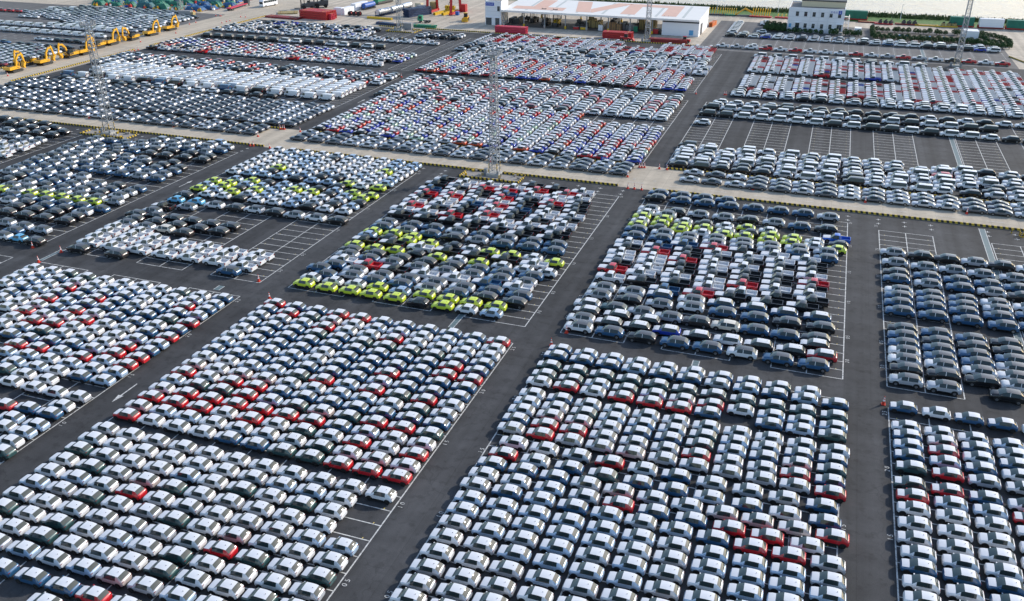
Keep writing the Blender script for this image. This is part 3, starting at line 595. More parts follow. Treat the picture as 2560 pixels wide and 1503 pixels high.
# ------------------------------------------------------------------ where every vehicle stands (metres; read off the site)
CARDATA = """aR:-77.5,106 -66.1,106 -62.3,106 -39.5,106 -73.7,103.8 -66.1,101.6 -54.7,101.6 -43.3,97.1 -43.3,94.8 -39.5,94.8 -50.9,92.6 -58.5,88.1 -50.9,88.1 -43.3,88.1 -77.5,83.6 -69.9,83.6 -66.1,83.6 -66.1,81.4 -47.1,81.4 -43.3,81.4 -73.7,79.1 -69.9,79.1 -66.1,79.1 -62.3,79.1 -58.5,79.1 -54.7,79.1 -77.5,76.9 -73.7,76.9 -69.9,76.9 -62.3,76.9 -47.1,76.9 -39.5,76.9 -77.5,72.4 -47.1,72.4 -43.3,72.4 -39.5,72.4 -66.3,60.1 -51.2,55.6 -58.8,46.2 -7.8,99.4 -26.7,97.4 -19.2,97.4 -15.4,97.4 -11.6,97.4 -26.7,87.9 -23,87.9 -7.9,87.9 3.4,87.9 -26.6,85.8 7.3,85.8 -17.2,83.1 -29.5,80.5 7.7,78.3 -14.5,76.1 -2.6,76.1 1.3,76.1 -0.2,74 3.6,74 19.8,98.3 19.9,93.7 19.6,90.5 15.9,88.2 27.6,88.2 -86.2,95.8 -86.2,91 -86.2,84.6 -86.4,82.5 -90.4,100.3 -90.2,86.7 -90.3,84.6 -94.1,82.2 -102,91.2 -101.9,82.2 -105.8,97.9 -105.7,93.4 -105.7,89 -105.6,82 -109.3,88.7 -113.3,99.6 -113.1,95.4 -113,90.8 -94.1,69
aB:-73.7,106 -69.9,106 -58.5,106 -54.7,106 -50.9,106 -47.1,106 -43.3,106 -77.5,103.8 -77.5,99.3 -73.7,99.3 -69.9,99.3 -62.3,99.3 -43.3,99.3 -39.5,99.3 -73.7,97.1 -69.9,97.1 -66.1,97.1 -62.3,97.1 -58.5,97.1 -54.7,97.1 -50.9,97.1 -47.1,97.1 -39.5,97.1 -73.7,94.8 -69.9,94.8 -66.1,94.8 -58.5,94.8 -54.7,94.8 -50.9,94.8 -47.1,94.8 -58.5,92.6 -54.7,92.6 -47.1,92.6 -43.3,92.6 -39.5,92.6 -77.5,90.3 -73.7,90.3 -69.9,90.3 -66.1,90.3 -62.3,90.3 -58.5,90.3 -54.7,90.3 -47.1,90.3 -43.3,90.3 -39.5,90.3 -62.3,83.6 -58.5,83.6 -54.7,83.6 -50.9,83.6 -47.1,83.6 -43.3,83.6 -39.5,83.6 -50.9,79.1 -62.3,72.4 -58.5,72.4 -70.2,46.2 -66.3,46.2 -62.5,46.2 -30.3,106.8 -7.5,106.8 -3.7,106.8 -30.4,104.9 -26.6,104.9 -22.8,104.9 -15.3,104.9 -11.5,104.9 -0.2,104.9 7.4,104.9 -7.9,97.4 -0.3,97.4 -26.6,94.2 3.6,92.1 7.4,92.1 -15.4,90.1 -11.6,90.1 -0.3,90.1 -30.5,87.9 7.2,87.9 -9.4,83.1 6.5,83.1 -21.4,80.5 -13.3,80.5 -9.3,80.5 -1.2,80.5 6.9,80.5 -30.1,78.3 -26.3,78.3 -22.5,78.3 -10.6,76.1 -6.6,76.1 -26.7,74 -19.1,74 -4,74 15.7,107 23.4,107 27.2,107 31.1,102.4 15.9,100.4 23.6,100.4 27.5,98.3 39,98.3 15.9,96.1 23.6,96.1 23.5,90.5 31.5,88.2 15.9,76.5 19.8,76.5 23.7,76.5 23.8,74.2 27.7,74.2 -86.5,104.8 -86.4,100.4 -86.5,93.4 -86.2,86.7 -90.1,98.1 -90.3,91.4 -90.3,78 -94.1,97.9 -94.2,95.9 -94.2,93.5 -98.2,96 -98.2,93.8 -98,84.7 -102.2,100.3 -101.9,98 -102.1,95.9 -101.8,84.4 -105.9,99.8 -105.7,95.9 -105.4,84 -109.4,99.9 -109.2,97.5 -109.3,93.1 -109,84.1 -113.2,97.5 -117.2,101.9 -120.8,97.5 -120.6,95.1 -90.6,69.4 -87,69.4
aG:-69.9,103.8 -66.1,99.3 -58.5,99.3 -54.7,99.3 -50.9,99.3 -47.1,99.3 -62.3,88.1 -47.1,88.1 -43.3,85.8 -73.7,81.4 -69.9,81.4 -58.5,81.4 -50.9,81.4 -39.5,81.4 -54.7,76.9 -50.9,74.6 -54.7,72.4 -50.9,72.4 -77.8,64.6 -55,64.6 -47.4,64.6 -74,62.3 -62.5,62.3 -70.2,57.9 -58.8,57.9 -47.4,55.6 -39.8,55.6 -77.8,53.4 -70.2,53.4 -55,53.4 -70.2,51.2 -55,51.2 -43.6,51.2 0.1,106.8 -30.5,101.9 -26.7,101.9 -22.9,101.9 -19.2,101.9 -15.4,101.9 -11.6,101.9 -7.8,101.9 -4,101.9 -0.3,101.9 3.5,101.9 7.3,101.9 -30.4,99.4 -26.6,99.4 -19.1,99.4 7.2,97.4 -22.8,92.1 -7.7,92.1 -7.8,90.1 7.3,90.1 -17.4,80.5 16,93.7 15.7,90.5 -90.1,95.9 -94.4,104.4 -101.5,76 -105.4,86.5 -113.2,104 -117.1,104.1 -86.1,61.1
aP:-66.1,103.8 -77.5,85.8 -69.9,85.8 -66.1,85.8 -54.7,81.4 -77.5,74.6 -43.3,74.6 -66.3,62.3 -51.2,57.9 -58.8,48.9 -11.5,99.4 -26.7,90.1 -22.9,90.1 3.5,90.1 -15.3,85.8 -15,78.3 -3.6,78.3 0.1,78.3 3.9,78.3 19.8,100.4
aW:-62.3,103.8 -50.9,103.8 -39.5,103.8 -62.3,101.6 -58.5,101.6 -50.9,101.6 -47.1,101.6 -43.3,101.6 -39.5,101.6 -77.5,97.1 -77.5,94.8 -62.3,94.8 -62.3,92.6 -77.5,88.1 -73.7,88.1 -39.5,88.1 -73.7,85.8 -62.3,85.8 -58.5,85.8 -47.1,85.8 -73.7,83.6 -77.5,79.1 -39.5,79.1 -66.1,76.9 -58.5,76.9 -50.9,76.9 -43.3,76.9 -66.1,74.6 -62.3,74.6 -58.5,74.6 -54.7,74.6 -47.1,74.6 -39.5,74.6 -73.7,72.4 -69.9,72.4 -66.1,72.4 -74,69 -62.5,69 -58.8,69 -55,69 -51.2,69 -39.8,69 -77.8,66.8 -74,66.8 -70.2,66.8 -66.3,66.8 -62.5,66.8 -58.8,66.8 -43.6,66.8 -70.2,64.6 -66.3,64.6 -58.8,64.6 -51.2,64.6 -43.6,64.6 -77.8,62.3 -58.8,62.3 -51.2,62.3 -47.4,62.3 -43.6,62.3 -77.8,60.1 -70.2,60.1 -62.5,60.1 -55,60.1 -66.3,57.9 -55,57.9 -47.4,57.9 -43.6,57.9 -39.8,57.9 -74,55.6 -70.2,55.6 -55,55.6 -43.6,55.6 -74,53.4 -66.3,53.4 -58.8,53.4 -51.2,53.4 -47.4,53.4 -43.6,53.4 -77.8,51.2 -74,51.2 -66.3,51.2 -62.5,51.2 -58.8,51.2 -51.2,51.2 -47.4,51.2 -39.8,51.2 -66.3,48.9 -47.4,48.9 -43.6,48.9 -39.8,48.9 -55,46.2 -51.2,46.2 -47.4,46.2 -43.6,46.2 -62.5,43.9 -51.2,43.9 -18.9,106.8 -15.1,106.8 -11.3,106.8 3.9,106.8 -4,99.4 -30.5,97.4 -23,97.4 -30.4,94.2 -22.8,94.2 -19,94.2 -15.2,94.2 -11.4,94.2 -7.6,94.2 -3.8,94.2 0,94.2 3.8,94.2 7.6,94.2 -26.6,92.1 -11.5,92.1 -0.2,92.1 -30.5,90.1 -19.2,90.1 -29.1,83.1 -25.2,83.1 -13.3,83.1 -25.5,80.5 2.8,80.5 -7.4,78.3 -30.3,76.1 -26.4,76.1 5.3,76.1 -11.3,69.5 -3.8,67.3 -30.2,65 -30.2,62.6 -26.4,62.6 -7.6,62.6 -26.4,60.2 -18.9,60.2 -11.3,60.2 7.5,60.2 -22.7,58 -15.1,58 -3.8,58 -0,58 -30.2,55.9 -22.7,55.9 -15.1,55.9 -7.6,55.9 -0,55.9 19.6,107 31.1,107 15.8,102.4 19.6,102.4 23.4,102.4 34.9,102.4 38.7,102.4 27.5,100.4 31.3,100.4 23.6,98.3 31.3,98.3 35.1,98.3 27.5,96.1 35.1,96.1 31.4,93.7 39.1,93.7 27.4,90.5 31.3,90.5 35.4,88.2 39.3,88.2 15.9,85.9 19.8,85.9 23.7,85.9 31.5,85.9 39.3,85.9 15.9,83.3 19.8,83.3 23.7,83.3 27.6,83.3 31.5,83.3 19.6,80.8 23.5,80.8 27.4,80.8 31.3,80.8 35.2,80.8 39.1,80.8 16,78.6 19.9,78.6 23.8,78.6 27.7,78.6 35.5,78.6 27.6,76.5 31.5,76.5 35.4,76.5 39.3,76.5 16,74.2 19.9,74.2 35.5,74.2 39.4,74.2 16,71.9 19.9,71.9 23.8,71.9 31.6,71.9 35.5,71.9 16,69.6 23.8,69.6 27.7,69.6 31.6,69.6 16,67.3 19.9,67.3 27.7,67.3 -90.5,104.4 -90.5,93.6 -90.2,80.2 -90.2,73.6 -94.1,102.1 -94.3,91.3 -94,88.9 -94,86.7 -94.2,78 -93.8,75.7 -93.9,73.6 -98,104.2 -98.3,100.1 -98.2,98.3 -98,91.4 -98.2,89.1 -98.2,87 -98,80.2 -97.8,75.8 -97.9,73.7 -101.8,104.3 -102.1,93.6 -102,89.1 -102,86.8 -105.5,104.1 -105.7,91.1 -109.4,103.9 -109.6,102.1 -109.4,90.8 -113.4,101.9 -112.9,93.1 -113.1,88.5 -113,86.2 -117.2,99.7 -116.9,95.1 -116.5,92.8 -116.7,90.7 -120.7,104 -120.2,93.1 -124.5,103.9 -124.5,101.7 -124.4,97.4 -86.9,71.3 -86.8,63
aL:-58.5,103.8 -54.7,103.8 -47.1,103.8 -43.3,103.8 -69.9,101.6 -77.5,92.6 -73.7,92.6 -69.9,92.6 -66.1,92.6 -50.9,90.3 -69.9,88.1 -66.1,88.1 -54.7,88.1 -54.7,85.8 -50.9,85.8 -77.5,81.4 -62.3,81.4 -47.1,79.1 -73.7,74.6 -69.9,74.6 -51.2,66.8 -47.4,66.8 -62.5,64.6 -74,60.1 -43.6,60.1 -39.8,60.1 -77.8,57.9 -62.5,53.4 -70.2,48.9 -62.5,48.9 -51.2,48.9 -58.8,43.9 -26.5,106.8 -22.7,106.8 -19.1,104.9 -3.9,104.9 3.6,104.9 -22.9,99.4 -15.3,99.4 -0.2,99.4 3.5,99.4 7.3,99.4 3.4,97.4 -30.4,92.1 -19.1,92.1 -15.3,92.1 -3.9,92.1 -4,90.1 -5.3,80.5 -22.4,76.1 -22.9,74 -15.3,74 -7.8,74 -30.2,71.6 -26.4,71.6 -22.7,71.6 -18.9,71.6 -15.1,71.6 -11.3,71.6 -3.8,71.6 -0,71.6 3.7,71.6 -30.2,69.5 -22.7,69.5 -18.9,69.5 -15.1,69.5 -3.8,69.5 -0,69.5 3.7,69.5 7.5,69.5 -26.4,67.3 -18.9,67.3 -11.3,67.3 -0,67.3 3.7,67.3 7.5,67.3 -22.7,65 -18.9,65 -15.1,65 -11.3,65 -3.8,65 -0,65 7.5,65 -18.9,62.6 -3.8,62.6 -0,62.6 3.7,62.6 -15.1,60.2 -0,60.2 3.7,60.2 -11.3,58 3.7,58 -11.3,55.9 3.7,55.9 35,107 27.3,102.4 35.1,100.4 15.9,98.3 19.8,96.1 39,96.1 35.2,93.7 35.2,90.5 19.8,88.2 23.7,88.2 35.4,85.9 39.3,83.3 31.6,78.6 27.7,71.9 19.9,69.6 -86.5,102.4 -86.6,98.3 -86.2,88.8 -86.4,80.4 -86.4,78.1 -90.6,102.5 -90.3,89.1 -90.2,82.4 -94.1,100 -94.3,84.7 -94.1,80.2 -98.4,102.2 -98.1,82.5 -97.8,77.9 -102.1,102.2 -101.7,80.1 -101.8,77.9 -105.8,102 -105.2,79.7 -109.3,95.4 -109.1,86.3 -117.1,97.5 -120.9,101.8 -120.8,99.5 -124.5,99.4 -90.8,67 -86.6,66.8 -86.8,65
aS:-77.5,101.6 -73.7,101.6 -39.5,85.8 -43.3,79.1 -77.8,69 -70.2,69 -66.3,69 -47.4,69 -43.6,69 -55,66.8 -74,64.6 -70.2,62.3 -55,62.3 -58.8,60.1 -51.2,60.1 -47.4,60.1 -74,57.9 -62.5,57.9 -77.8,55.6 -66.3,55.6 -62.5,55.6 -58.8,55.6 -39.8,53.4 -77.8,48.9 -74,48.9 -55,48.9 -55,43.9 -7.7,104.9 -19.2,87.9 -15.4,87.9 -11.6,87.9 -4.1,87.9 -0.3,87.9 -30.4,85.8 -22.9,85.8 -19.1,85.8 -11.5,85.8 -7.8,85.8 -4,85.8 -0.2,85.8 3.5,85.8 -21.2,83.1 -5.4,83.1 -1.4,83.1 2.5,83.1 -18.8,78.3 -11.2,78.3 -18.4,76.1 -30.5,74 -11.6,74 7.4,74 -7.6,71.6 7.5,71.6 -26.4,69.5 -7.6,69.5 -30.2,67.3 -22.7,67.3 -15.1,67.3 -7.6,67.3 -26.4,65 -7.6,65 3.7,65 -22.7,62.6 -15.1,62.6 -11.3,62.6 7.5,62.6 -30.2,60.2 -22.7,60.2 -7.6,60.2 -3.8,60.2 -30.2,58 -26.4,58 -18.9,58 -7.6,58 7.5,58 -26.4,55.9 -18.9,55.9 -3.8,55.9 7.5,55.9 39,100.4 31.3,96.1 23.7,93.7 27.6,93.7 39.1,90.5 27.6,85.9 35.4,83.3 15.7,80.8 39.4,78.6 31.6,74.2 23.8,67.3 -86.5,73.7 -90.2,65.2
cY:-77.1,114.1 -72.7,113.9 -68.5,114.1 -64.6,114.1 -60.4,114.2 -51.9,114.1 -64.8,116.8 -56.3,116.7 -52.1,116.6 -48.1,116.7 -43.9,116.7 -52.7,131.7 -72.9,131.3 -69,131.7 -60.6,131.4 -40.2,136 -77.1,131.6 -52.5,136.6 -48.5,136.7 -68.9,136.6 -64.5,136.7 -68.8,138.7 -77.1,138.7 -73,139 -30.4,163.7 -30.3,158.9 -26.1,163.6 -26.2,160.9 -21.9,160.9 -22.1,158.8 -17.9,161.3 -13.9,159.2 -10.2,164 -10.1,159.6 -5.5,161.7 -5.8,159.1 -1.5,161.6 -1.7,159.2 6.4,158.7 -124.2,148.5 -116,148.9 -124.2,153.8 -120.2,151.5 -112.1,151.6 -120,153.5 -104.2,154.4 -99.9,154.3 -88,154.3 -116.2,156.6 -91.3,156.7 -86.9,156.4 -95.4,161.5 -87.7,161.5 -116,166.6 -91.3,171.7 -164.1,133.9 -156.2,134.1 -152.1,134.2 -147.8,134.2 -143.5,134 -139.3,134
cW:-77.2,116.5 -72.9,116.4 -47.9,114.2 -68.8,116.7 -56.7,131.5 -48.4,131.6 -44.3,131.5 -40.1,131.5 -56.3,136.8 -44.4,136.8 -30.1,166 -30.2,161.1 -22.1,163.4 -18,158.7 -14.2,163.6 -13.7,161.2 -6.1,163.9 2.5,161.1 2.4,159 -120.2,145.9 -116.2,146.1 -108.1,146.2 -104,146.3 -92,146.4 -87.8,146.5 -112,149 -104.1,149.2 -96,149.1 -104,151.6 -100.2,151.8 -96,151.8 -91.9,151.7 -124.1,160.9 -91.8,161.3 -124.2,163.7 -95.3,164.2 -91.2,164.1 -124.1,165.9 -119.9,165.9 -111.6,166.3 -107.5,166.5 -99.1,166.5 -91.4,166.6 -124.1,168.5 -119.8,168.4 -115.6,168.6 -107.5,169.3 -103.3,169.4 -99.1,169.4 -95,169.4 -91.4,169.2 -87.2,168.8 -123.9,170.8 -119.9,170.8 -115.7,171.1 -107.4,171.5 -103.1,171.6 -99,171.9 -95.1,171.8 -87,171.2 -123.9,173.1 -119.8,173.4 -107.4,174 -103.1,174.1 -99.2,174.3 -95.2,174.4 -87,173.7 -124,175.9 -111.5,176.4 -103.3,176.7 -99.2,176.6 -95.3,176.8 -124,178.8 -120,178.9 -116,179 -111.8,179.1 -107.9,179.2 -99.9,179.2 -95.6,179.2
sB:-75.6,118.4 -78,120.5 -76.2,122.5 -66.8,119.1 -61.9,119.2 -51.8,119.1 -46.7,121.7 -41.7,121.6 -71.8,126.8 -52,129.1 -47.2,129 -42.2,129.3 -76.6,141.5 -66.3,141.1 -51.7,140.9 -46.8,141.3 -41.9,141 -71.4,144.1 -67,144.2 -56.9,144 -47,143.9 -42.3,143.9 -29.9,178.4 -25.2,178.5 -20.6,178.6 -15.9,178.5 -24.7,175.4 -19.8,175.4 -14.9,175.3 -10,175.9 -5.1,175.9 -0.3,176 -0.6,168.4 -30,156.4 -29.8,153.1 -24.7,153.4 -0.1,154.7 4.7,153.7 -9.8,126.5 -4.9,126.4 -24.9,114.4 -15.1,114.4 -10.4,114.5 -4.5,122.2 -0.5,114.5 -0.1,122 4.3,114.5 21.1,151.6 25.8,151.5 30.5,151.5 34.9,151.3 16.2,148.7 26,148.5 21.1,144 26,143.9 16.3,141.8 21.1,141.6 25.8,141.5 16.2,139.1 21,139.3 25.7,139.2 30.6,139.2 35.3,140.9 16.3,136.1 21.1,136.1 26,136.1 30.9,136 35.3,137.1 21.1,130 25.8,129.8 16.4,127.6 16.4,125 21.1,125 25.8,124.9 30.6,125 21.1,122.5 26,122.5 35.7,130.5 35.3,125.4 35.6,134 -91.9,114.1 -141.9,116.2 -147.3,129.1 -154,131.3 -149.6,131.5 -144.8,131.5 -139.9,131.3 -134.9,131.1 -158.9,131.8 -152.3,139 -162.5,141.6 -157.2,141.3 -146.8,141.2 -141.6,141.3 -136.3,143.6 -162.6,144.2 -157.1,143.7 -167.6,144 -172.7,149.3 -157.2,150.8 -152.1,150.9 -147.1,150.9 -137.2,150.7 -173.1,152.1 -167.9,149.5 -162.7,149.3 -160.4,154.3 -152.3,156.5 -147.6,156.7 -142.5,156.6 -137.2,156.2 -153.4,159.6 -156.9,166 -168.2,167.1 -163.2,167.5 -145.5,171.9 -137.1,173.4 -168.3,171.3 -163.9,171.6
cK:-56.1,113.9 -64.8,131.5 -59.9,137.1 -72.8,136.6 -26.2,158.4 -18.2,163.7 -9.4,161.7 6.7,161.2 -112.2,146.1 -96,146.5 -91.8,149.2 -116,151.3 -87.2,151.6 -95.8,154.3 -112.2,156.5 -99.6,156.6 -96.4,159.3 -108,161.1 -116,163.7 -103.5,164 -99.6,164 -107.5,176.3
cL:-43.7,114.2 -60.6,116.6 -77.2,136.8 -100,146.3 -124.1,151 -120.4,148.9 -108.1,148.9 -100.2,149.3 -87.6,149.2 -108.1,151.4 -120.3,156.3 -116,153.9 -112.2,154.1 -108,153.9 -91.8,154.1 -108,156.7 -103.8,156.7 -95.6,156.7 -120.1,160.9 -116.3,161.3 -112.2,161.2 -103.7,161 -99.8,161.3 -119.9,163.5 -111.8,163.8 -107.6,163.9 -87.3,164.4 -103.2,166.4 -95,166.6 -87.5,166.7 -111.5,169.2 -111.6,171.3 -115.8,173.6 -111.4,173.8 -91.3,174.3 -119.8,175.8 -115.7,176.1 -91.3,176.8 -87,176.1 -103.7,179.1 -91.6,179.2 -87.1,178.5
sW:-56.9,119.3 -66.5,121.3 -51.6,121.4 -71.6,121.7 -62,144.1 -29.9,168.3 -26.1,166.1 -24.9,156.3 -20.1,153.7 -15,154.5 -5.3,156.5 -0.4,156.9 -29.7,129.1 -24.8,129.1 -15.1,129.3 -14.8,126.7 -30.1,117.2 -29.7,114.4 -5.5,114.6 38,160.5 16.4,144 30.7,144 35.4,143.9 16.4,122.6 16.3,120.1 21.1,120.2 25.9,120 30.2,120 30.4,117.6 34.9,122.9 34.6,120.2 -114.4,140.8 -105.2,141.3 -91.1,141.4 -141.9,113.5 -137,128.7 -156.8,129 -160.1,134.2 -137.1,138.9 -162.2,139.3 -172.7,146.4 -163.9,146.6 -159.1,146.4 -154.2,146.8 -168.3,146.7 -156.1,154 -151.5,154.2 -142.2,153.7 -164.8,154.3 -167.9,156.9 -172.9,159.5 -160.1,161.4 -155.2,161.9 -150.1,161.6 -169,161.9 -164.5,162.1 -169.9,164.7 -165.6,164.3 -173.5,167.5 -161.8,169.6 -157.5,170 -154.6,172.1 -172.9,171.6
sK:-46.8,119.3 -41.7,119 -61.7,128.8 -56.8,128.9 -71.8,129.1 -66.7,128.9 -76.7,129.3 -61.6,140.9 -29.9,175.3 -10.3,168.6 4.3,168.6 -24.6,168.2 -24.6,126 -0.1,126.3 4.8,126.3 -20,114.4 4.2,122.4 20.6,160.7 24.9,160.7 33.6,160.7 16.2,151.4 35.1,148.1 16.4,129.9 30.5,130 21.1,127.3 25.9,127.5 30.5,127.4 16.4,117.4 21.2,117.5 26,117.5 28.7,114.5 35.5,127.9 -123.7,113.4 -109.4,128.8 -104.8,128.9 -119.6,129.1 -114.5,128.9 -124.5,128.9 -117.4,131.7 -113,131.6 -108.7,131.5 -104.3,131.7 -126.1,131.3 -121.7,131.7 -100.5,141.3 -86.3,141.5 -124.4,143.8 -134,113.5 -151.5,123.6 -146.7,123.5 -141.9,123.5 -136.7,123.6 -152.3,126.6 -147.3,126.5 -142.2,126.5 -136.7,126.1 -152.4,129.2 -142.4,129 -157.3,139.1 -142.3,139.2 -167.8,139.3 -167.8,142 -142,143.9 -172.7,156.8 -157.9,159 -147.9,159.5 -142.6,159.2 -137.6,158.8 -141.3,161.4 -159.6,163.4 -151.6,165.8 -147,165.8 -141.6,165.9 -136.4,165.8 -174.3,164.5 -161.2,165.5 -153.1,169.1 -148,169.4 -142.4,169.3 -136.5,168.3 -211.4,179.3 -206.6,178.9 -201.7,178.7 -196.6,178.6 -205.8,176.3 -201.4,175.9 -190.9,176.2 -196.5,171 -191.6,170.9 -186.6,170.9 -185.9,173.9 -192.6,174.2 -196.9,174.7
sS:-71.2,119.6 -61.7,121.5 -56.7,121.6 -62.2,126.4 -57,126.4 -52.1,126.7 -47.1,126.7 -42.5,126.6 -67.3,126.8 -76.2,127.3 -71.5,141.4 -56.8,141.2 -76.7,143.8 -52,143.9 4.5,175.5 -20,168.4 -15.1,168.5 -5.4,168.8 -20.2,156 -15.2,156.8 -10.2,156.6 -10,154.4 -5.1,154.3 4.6,156.7 -29.7,126.2 -19.7,126.1 -21.9,122.4 -17.5,122.1 16,160.7 29.3,160.7 16.2,156 20.9,155.7 25.4,155.8 29.9,155.6 34.8,155.6 21.1,148.4 30.7,148.3 30.8,141.7 30.4,122.5 16.3,114.3 21,114.1 -124.4,126.6 -119.7,126.3 -124.3,133.8 -119.1,138.1 -95.9,141.3 -146.8,119 -142.1,118.6 -137.3,118.3 -135.4,135.7 -159.4,136.5 -154.6,136.7 -150,136.7 -145.2,136.4 -140.6,136.5 -164.1,136.7 -147.4,139.2 -136.7,141.1 -152.1,141.4 -172.3,143.8 -151.9,143.6 -147.1,143.7 -142.2,151 -162.5,151.5 -146.7,154.2 -137.9,153.8 -173.5,154.4 -167.8,151.8 -157.9,156.7 -169.1,154.8 -163.1,157.1 -167.8,159.3 -163,159.3 -173.3,162.1 -173,169.6 -149.9,172.7 -139.9,171.3 -159.6,172.4 -157.5,174.4 -152.3,175.1 -147.6,174.7 -142.3,175.1 -137.3,176.4 -156.8,176.7 -152.1,177.1 -147.1,176.8 -142.5,177.2 -201,170.4 -194.8,166.3 -190.3,166.1 -185.8,166 -189.8,163.6 -185.4,163.5 -189.8,161.4
pK:-65.3,124.1 -54.5,134.5 -48.8,134.6 -59.8,134.6 -76.4,134.3 -70.9,134.5 -76.2,171.2 -76.9,168.2 -76.6,159 -76.2,148.7 -71.4,166.4 -70.8,153.8 -70.5,148.5 -65.8,165.8 -65.3,163.5 -65.3,156.2 -65.3,153.6 -65.2,148.7 -60,149.1 -61.1,146.6 -56.5,173.8 -54.6,164.3 -54.9,161.3 -54.6,156.3 -54.6,153.7 -55.5,147 -51.2,173.6 -48.8,161.6 -49.2,153.8 -49.1,149.1 -50.1,146.4 -44.1,166.1 -44,163.7 -43.5,161.2 -43.5,155.8 -43.4,148.8 -44.4,146.4 -29.6,147 -29.7,139.4 -24.1,133.7 -18.9,148.9 -18.7,146.4 -18.9,142 -18.7,139.2 -18.7,134.8 -13.3,146.9 -13.2,139.9 -9.5,152.2 -7.9,147.1 -7.9,142.2 -7.9,139.8 -9.4,132.5 -2.6,146.9 -2.6,142.1 -2.7,139.7 -2.3,135 2.6,149.6 2.7,147.1 2.9,139.4 3.2,135.2 1.8,132.5 -3.6,132.2
pW:-59.6,124 -54,124.3 -42.9,124.4 -75.5,124.7 -43.2,134 -65.1,134.4 -76.6,156.5 -77.1,151.6 -70.9,170.9 -71.7,168.9 -71.2,163.9 -70.7,159.1 -70.8,156.6 -71.9,151.6 -65.5,171.1 -65.1,161.1 -59.9,171 -60.1,161.4 -59.9,156.7 -60.9,151.4 -55,167.6 -55.7,151.5 -54.5,149.3 -50,168.4 -49.3,166.2 -48.6,158.9 -48.9,156.1 -50.3,151.4 -45.2,173.1 -44.9,168.8 -43.3,158.5 -43.5,153.3 -45.2,151.1 -29.8,149.2 -30,144.1 -29.7,141.6 -29.4,133.4 -24.3,143.9 -24.2,141.8 -24.1,138.9 -24.9,136.6 -19,137.1 -13.7,149.4 -13.6,144.7 -13.5,142.2 -13.3,137.5 -13.2,134.9 -8.2,149.6 -8.5,144.8 -7.8,134.5 -3.9,152 -2.8,149.3 -2.7,144.4 -2.7,137.5 1.4,151.7 2.7,144.7 2.7,137.3
pB:-48.4,124.2 -76.7,164.5 -65,158.7 -60.1,166.3 -54.5,158.7 -24.3,149.3 -20,151.6 -19.9,131.5
pR:-70.5,124.3 -76.4,161.6 -76.1,153.8 -70.7,161.6 -66.1,168.3 -66.5,151.5 -61,168.5 -60.2,163.8 -59.5,158.8 -59.6,153.7 -54.7,170.8 -48.1,170.9 -49.5,164.1 -29.9,136.8 -24.3,146.6 -19.1,144.4 -14.7,151.8 -14.4,131.9 -8,137.5 3.1,141.8
pU:6.3,163.9
fB:-20.2,129.4 -10.4,129.4 -5.4,129.6 -0.7,129.4 4.2,129.6
fS:-30.5,122.4
fK:-29.9,119.8 -25.1,120 -25.7,117.2 -20.4,119.9 -21.4,117.3 -12.4,117.4 -3.5,117.6 1,117.5 4.2,120.3
sG:-26.2,122.4
fI:-16.9,117.5
sN:-13.2,122.1 -115.5,113.7 -110.8,126.1 -109.6,140.9
sE:-8.8,122.1 -115.3,126.4
fW:-7.9,117.6
fR:5.3,117.5
qW:-124.5,124.1 -124.3,121.6 -124.3,119 -123.9,116.3 -118.4,123.6 -118.5,121.4 -118.5,118.9 -118.4,116.2 -113.3,121.8 -113.3,119.4 -112.9,116.4 -107.1,121.5 -107.4,119.4 -107.2,116.4 -101.7,121.7 -101.8,119.3 -101.9,116.7 -96,121.4 -96.7,119.4 -96.4,116.7 -90.6,121.6 -90.8,119.3 -90.7,116.5 -189.7,159.1 -184.8,158.9 -185.2,161.1 -186,156 -184.4,153.4 -194.4,161.5
pN:-123.8,136.6
cC:-124,141 -119.3,141.4 -137.9,113.6
sL:-141.5,179.2"""
rng = random.Random(7)
CARS = []   # model, colour, x, y, rz, block
def block_of(x, y):
    if y < 110: return ('front block at left edge' if x < -84 else 'front block left of centre lane' if x < -36 else 'front block right of centre lane' if x < 11 else 'front block at right edge')
    if y < 182: return ('middle block at left edge' if x < -180 else 'middle block behind the arrow lane' if x < -131.5 else 'middle block with white pickups' if x < -83 else 'middle block before central mast' if x < -36 else 'middle block right of centre lane' if x < 11 else 'middle block at right edge')
    if x < -270: return 'far yard behind the excavators'
    if x < -131.5: return 'upper left block' if y < 271 else 'far left block'
    if x < -36: return 'upper centre block' if y < 271 else 'far centre block before shed'
    return 'upper right block' if y < 271 else 'far right block' if y < 350 else 'bay before the white building'
def put(model, col, x, y, rz=None, flip=False):
    r = R(rng.gauss(0, .45)) + (math.pi if flip else 0)
    if model == 's' and (y > 183 or (y > 176 and x < -100)): model = 'x'
    px, py, s = project(x, y, .7)
    L = SIZE[model][0] / 2 * s
    if px < -L - 4 or px > 2560 + L + 4 or py < -14 or py > 1503 + L * .6: return
    CARS.append((model, col, x, y, r, block_of(x, y)))
for line in CARDATA.strip().split('\n'):
    k, v = line.split(':')
    for t in v.split():
        x, y = t.split(','); put(k[0], k[1], float(x), float(y))
def pick(w):
    t = rng.random() * sum(w.values())
    for k, q in w.items():
        t -= q
        if t <= 0: return k
    return k
def grid(kinds, x0, x1, px, ys, skip=0.0, jx=.10, jy=.08, flip=False, colw=None, phase=0.0, cond=None, corr=0):
    """kinds: {'model+colour': weight}; fills columns from x1 leftwards"""
    n = int((x1 - x0) / px) + 1; last = {}
    for y in ys:
        for i in range(n):
            x = x1 - px * i
            if rng.random() < skip: continue
            if cond and not cond(x, y): continue
            if corr and i in last and rng.random() < corr: k = last[i]
            else: k = pick(kinds)
            last[i] = k
            put(k[0], k[1], x + rng.gauss(0, jx), y + rng.gauss(0, jy), flip=flip)
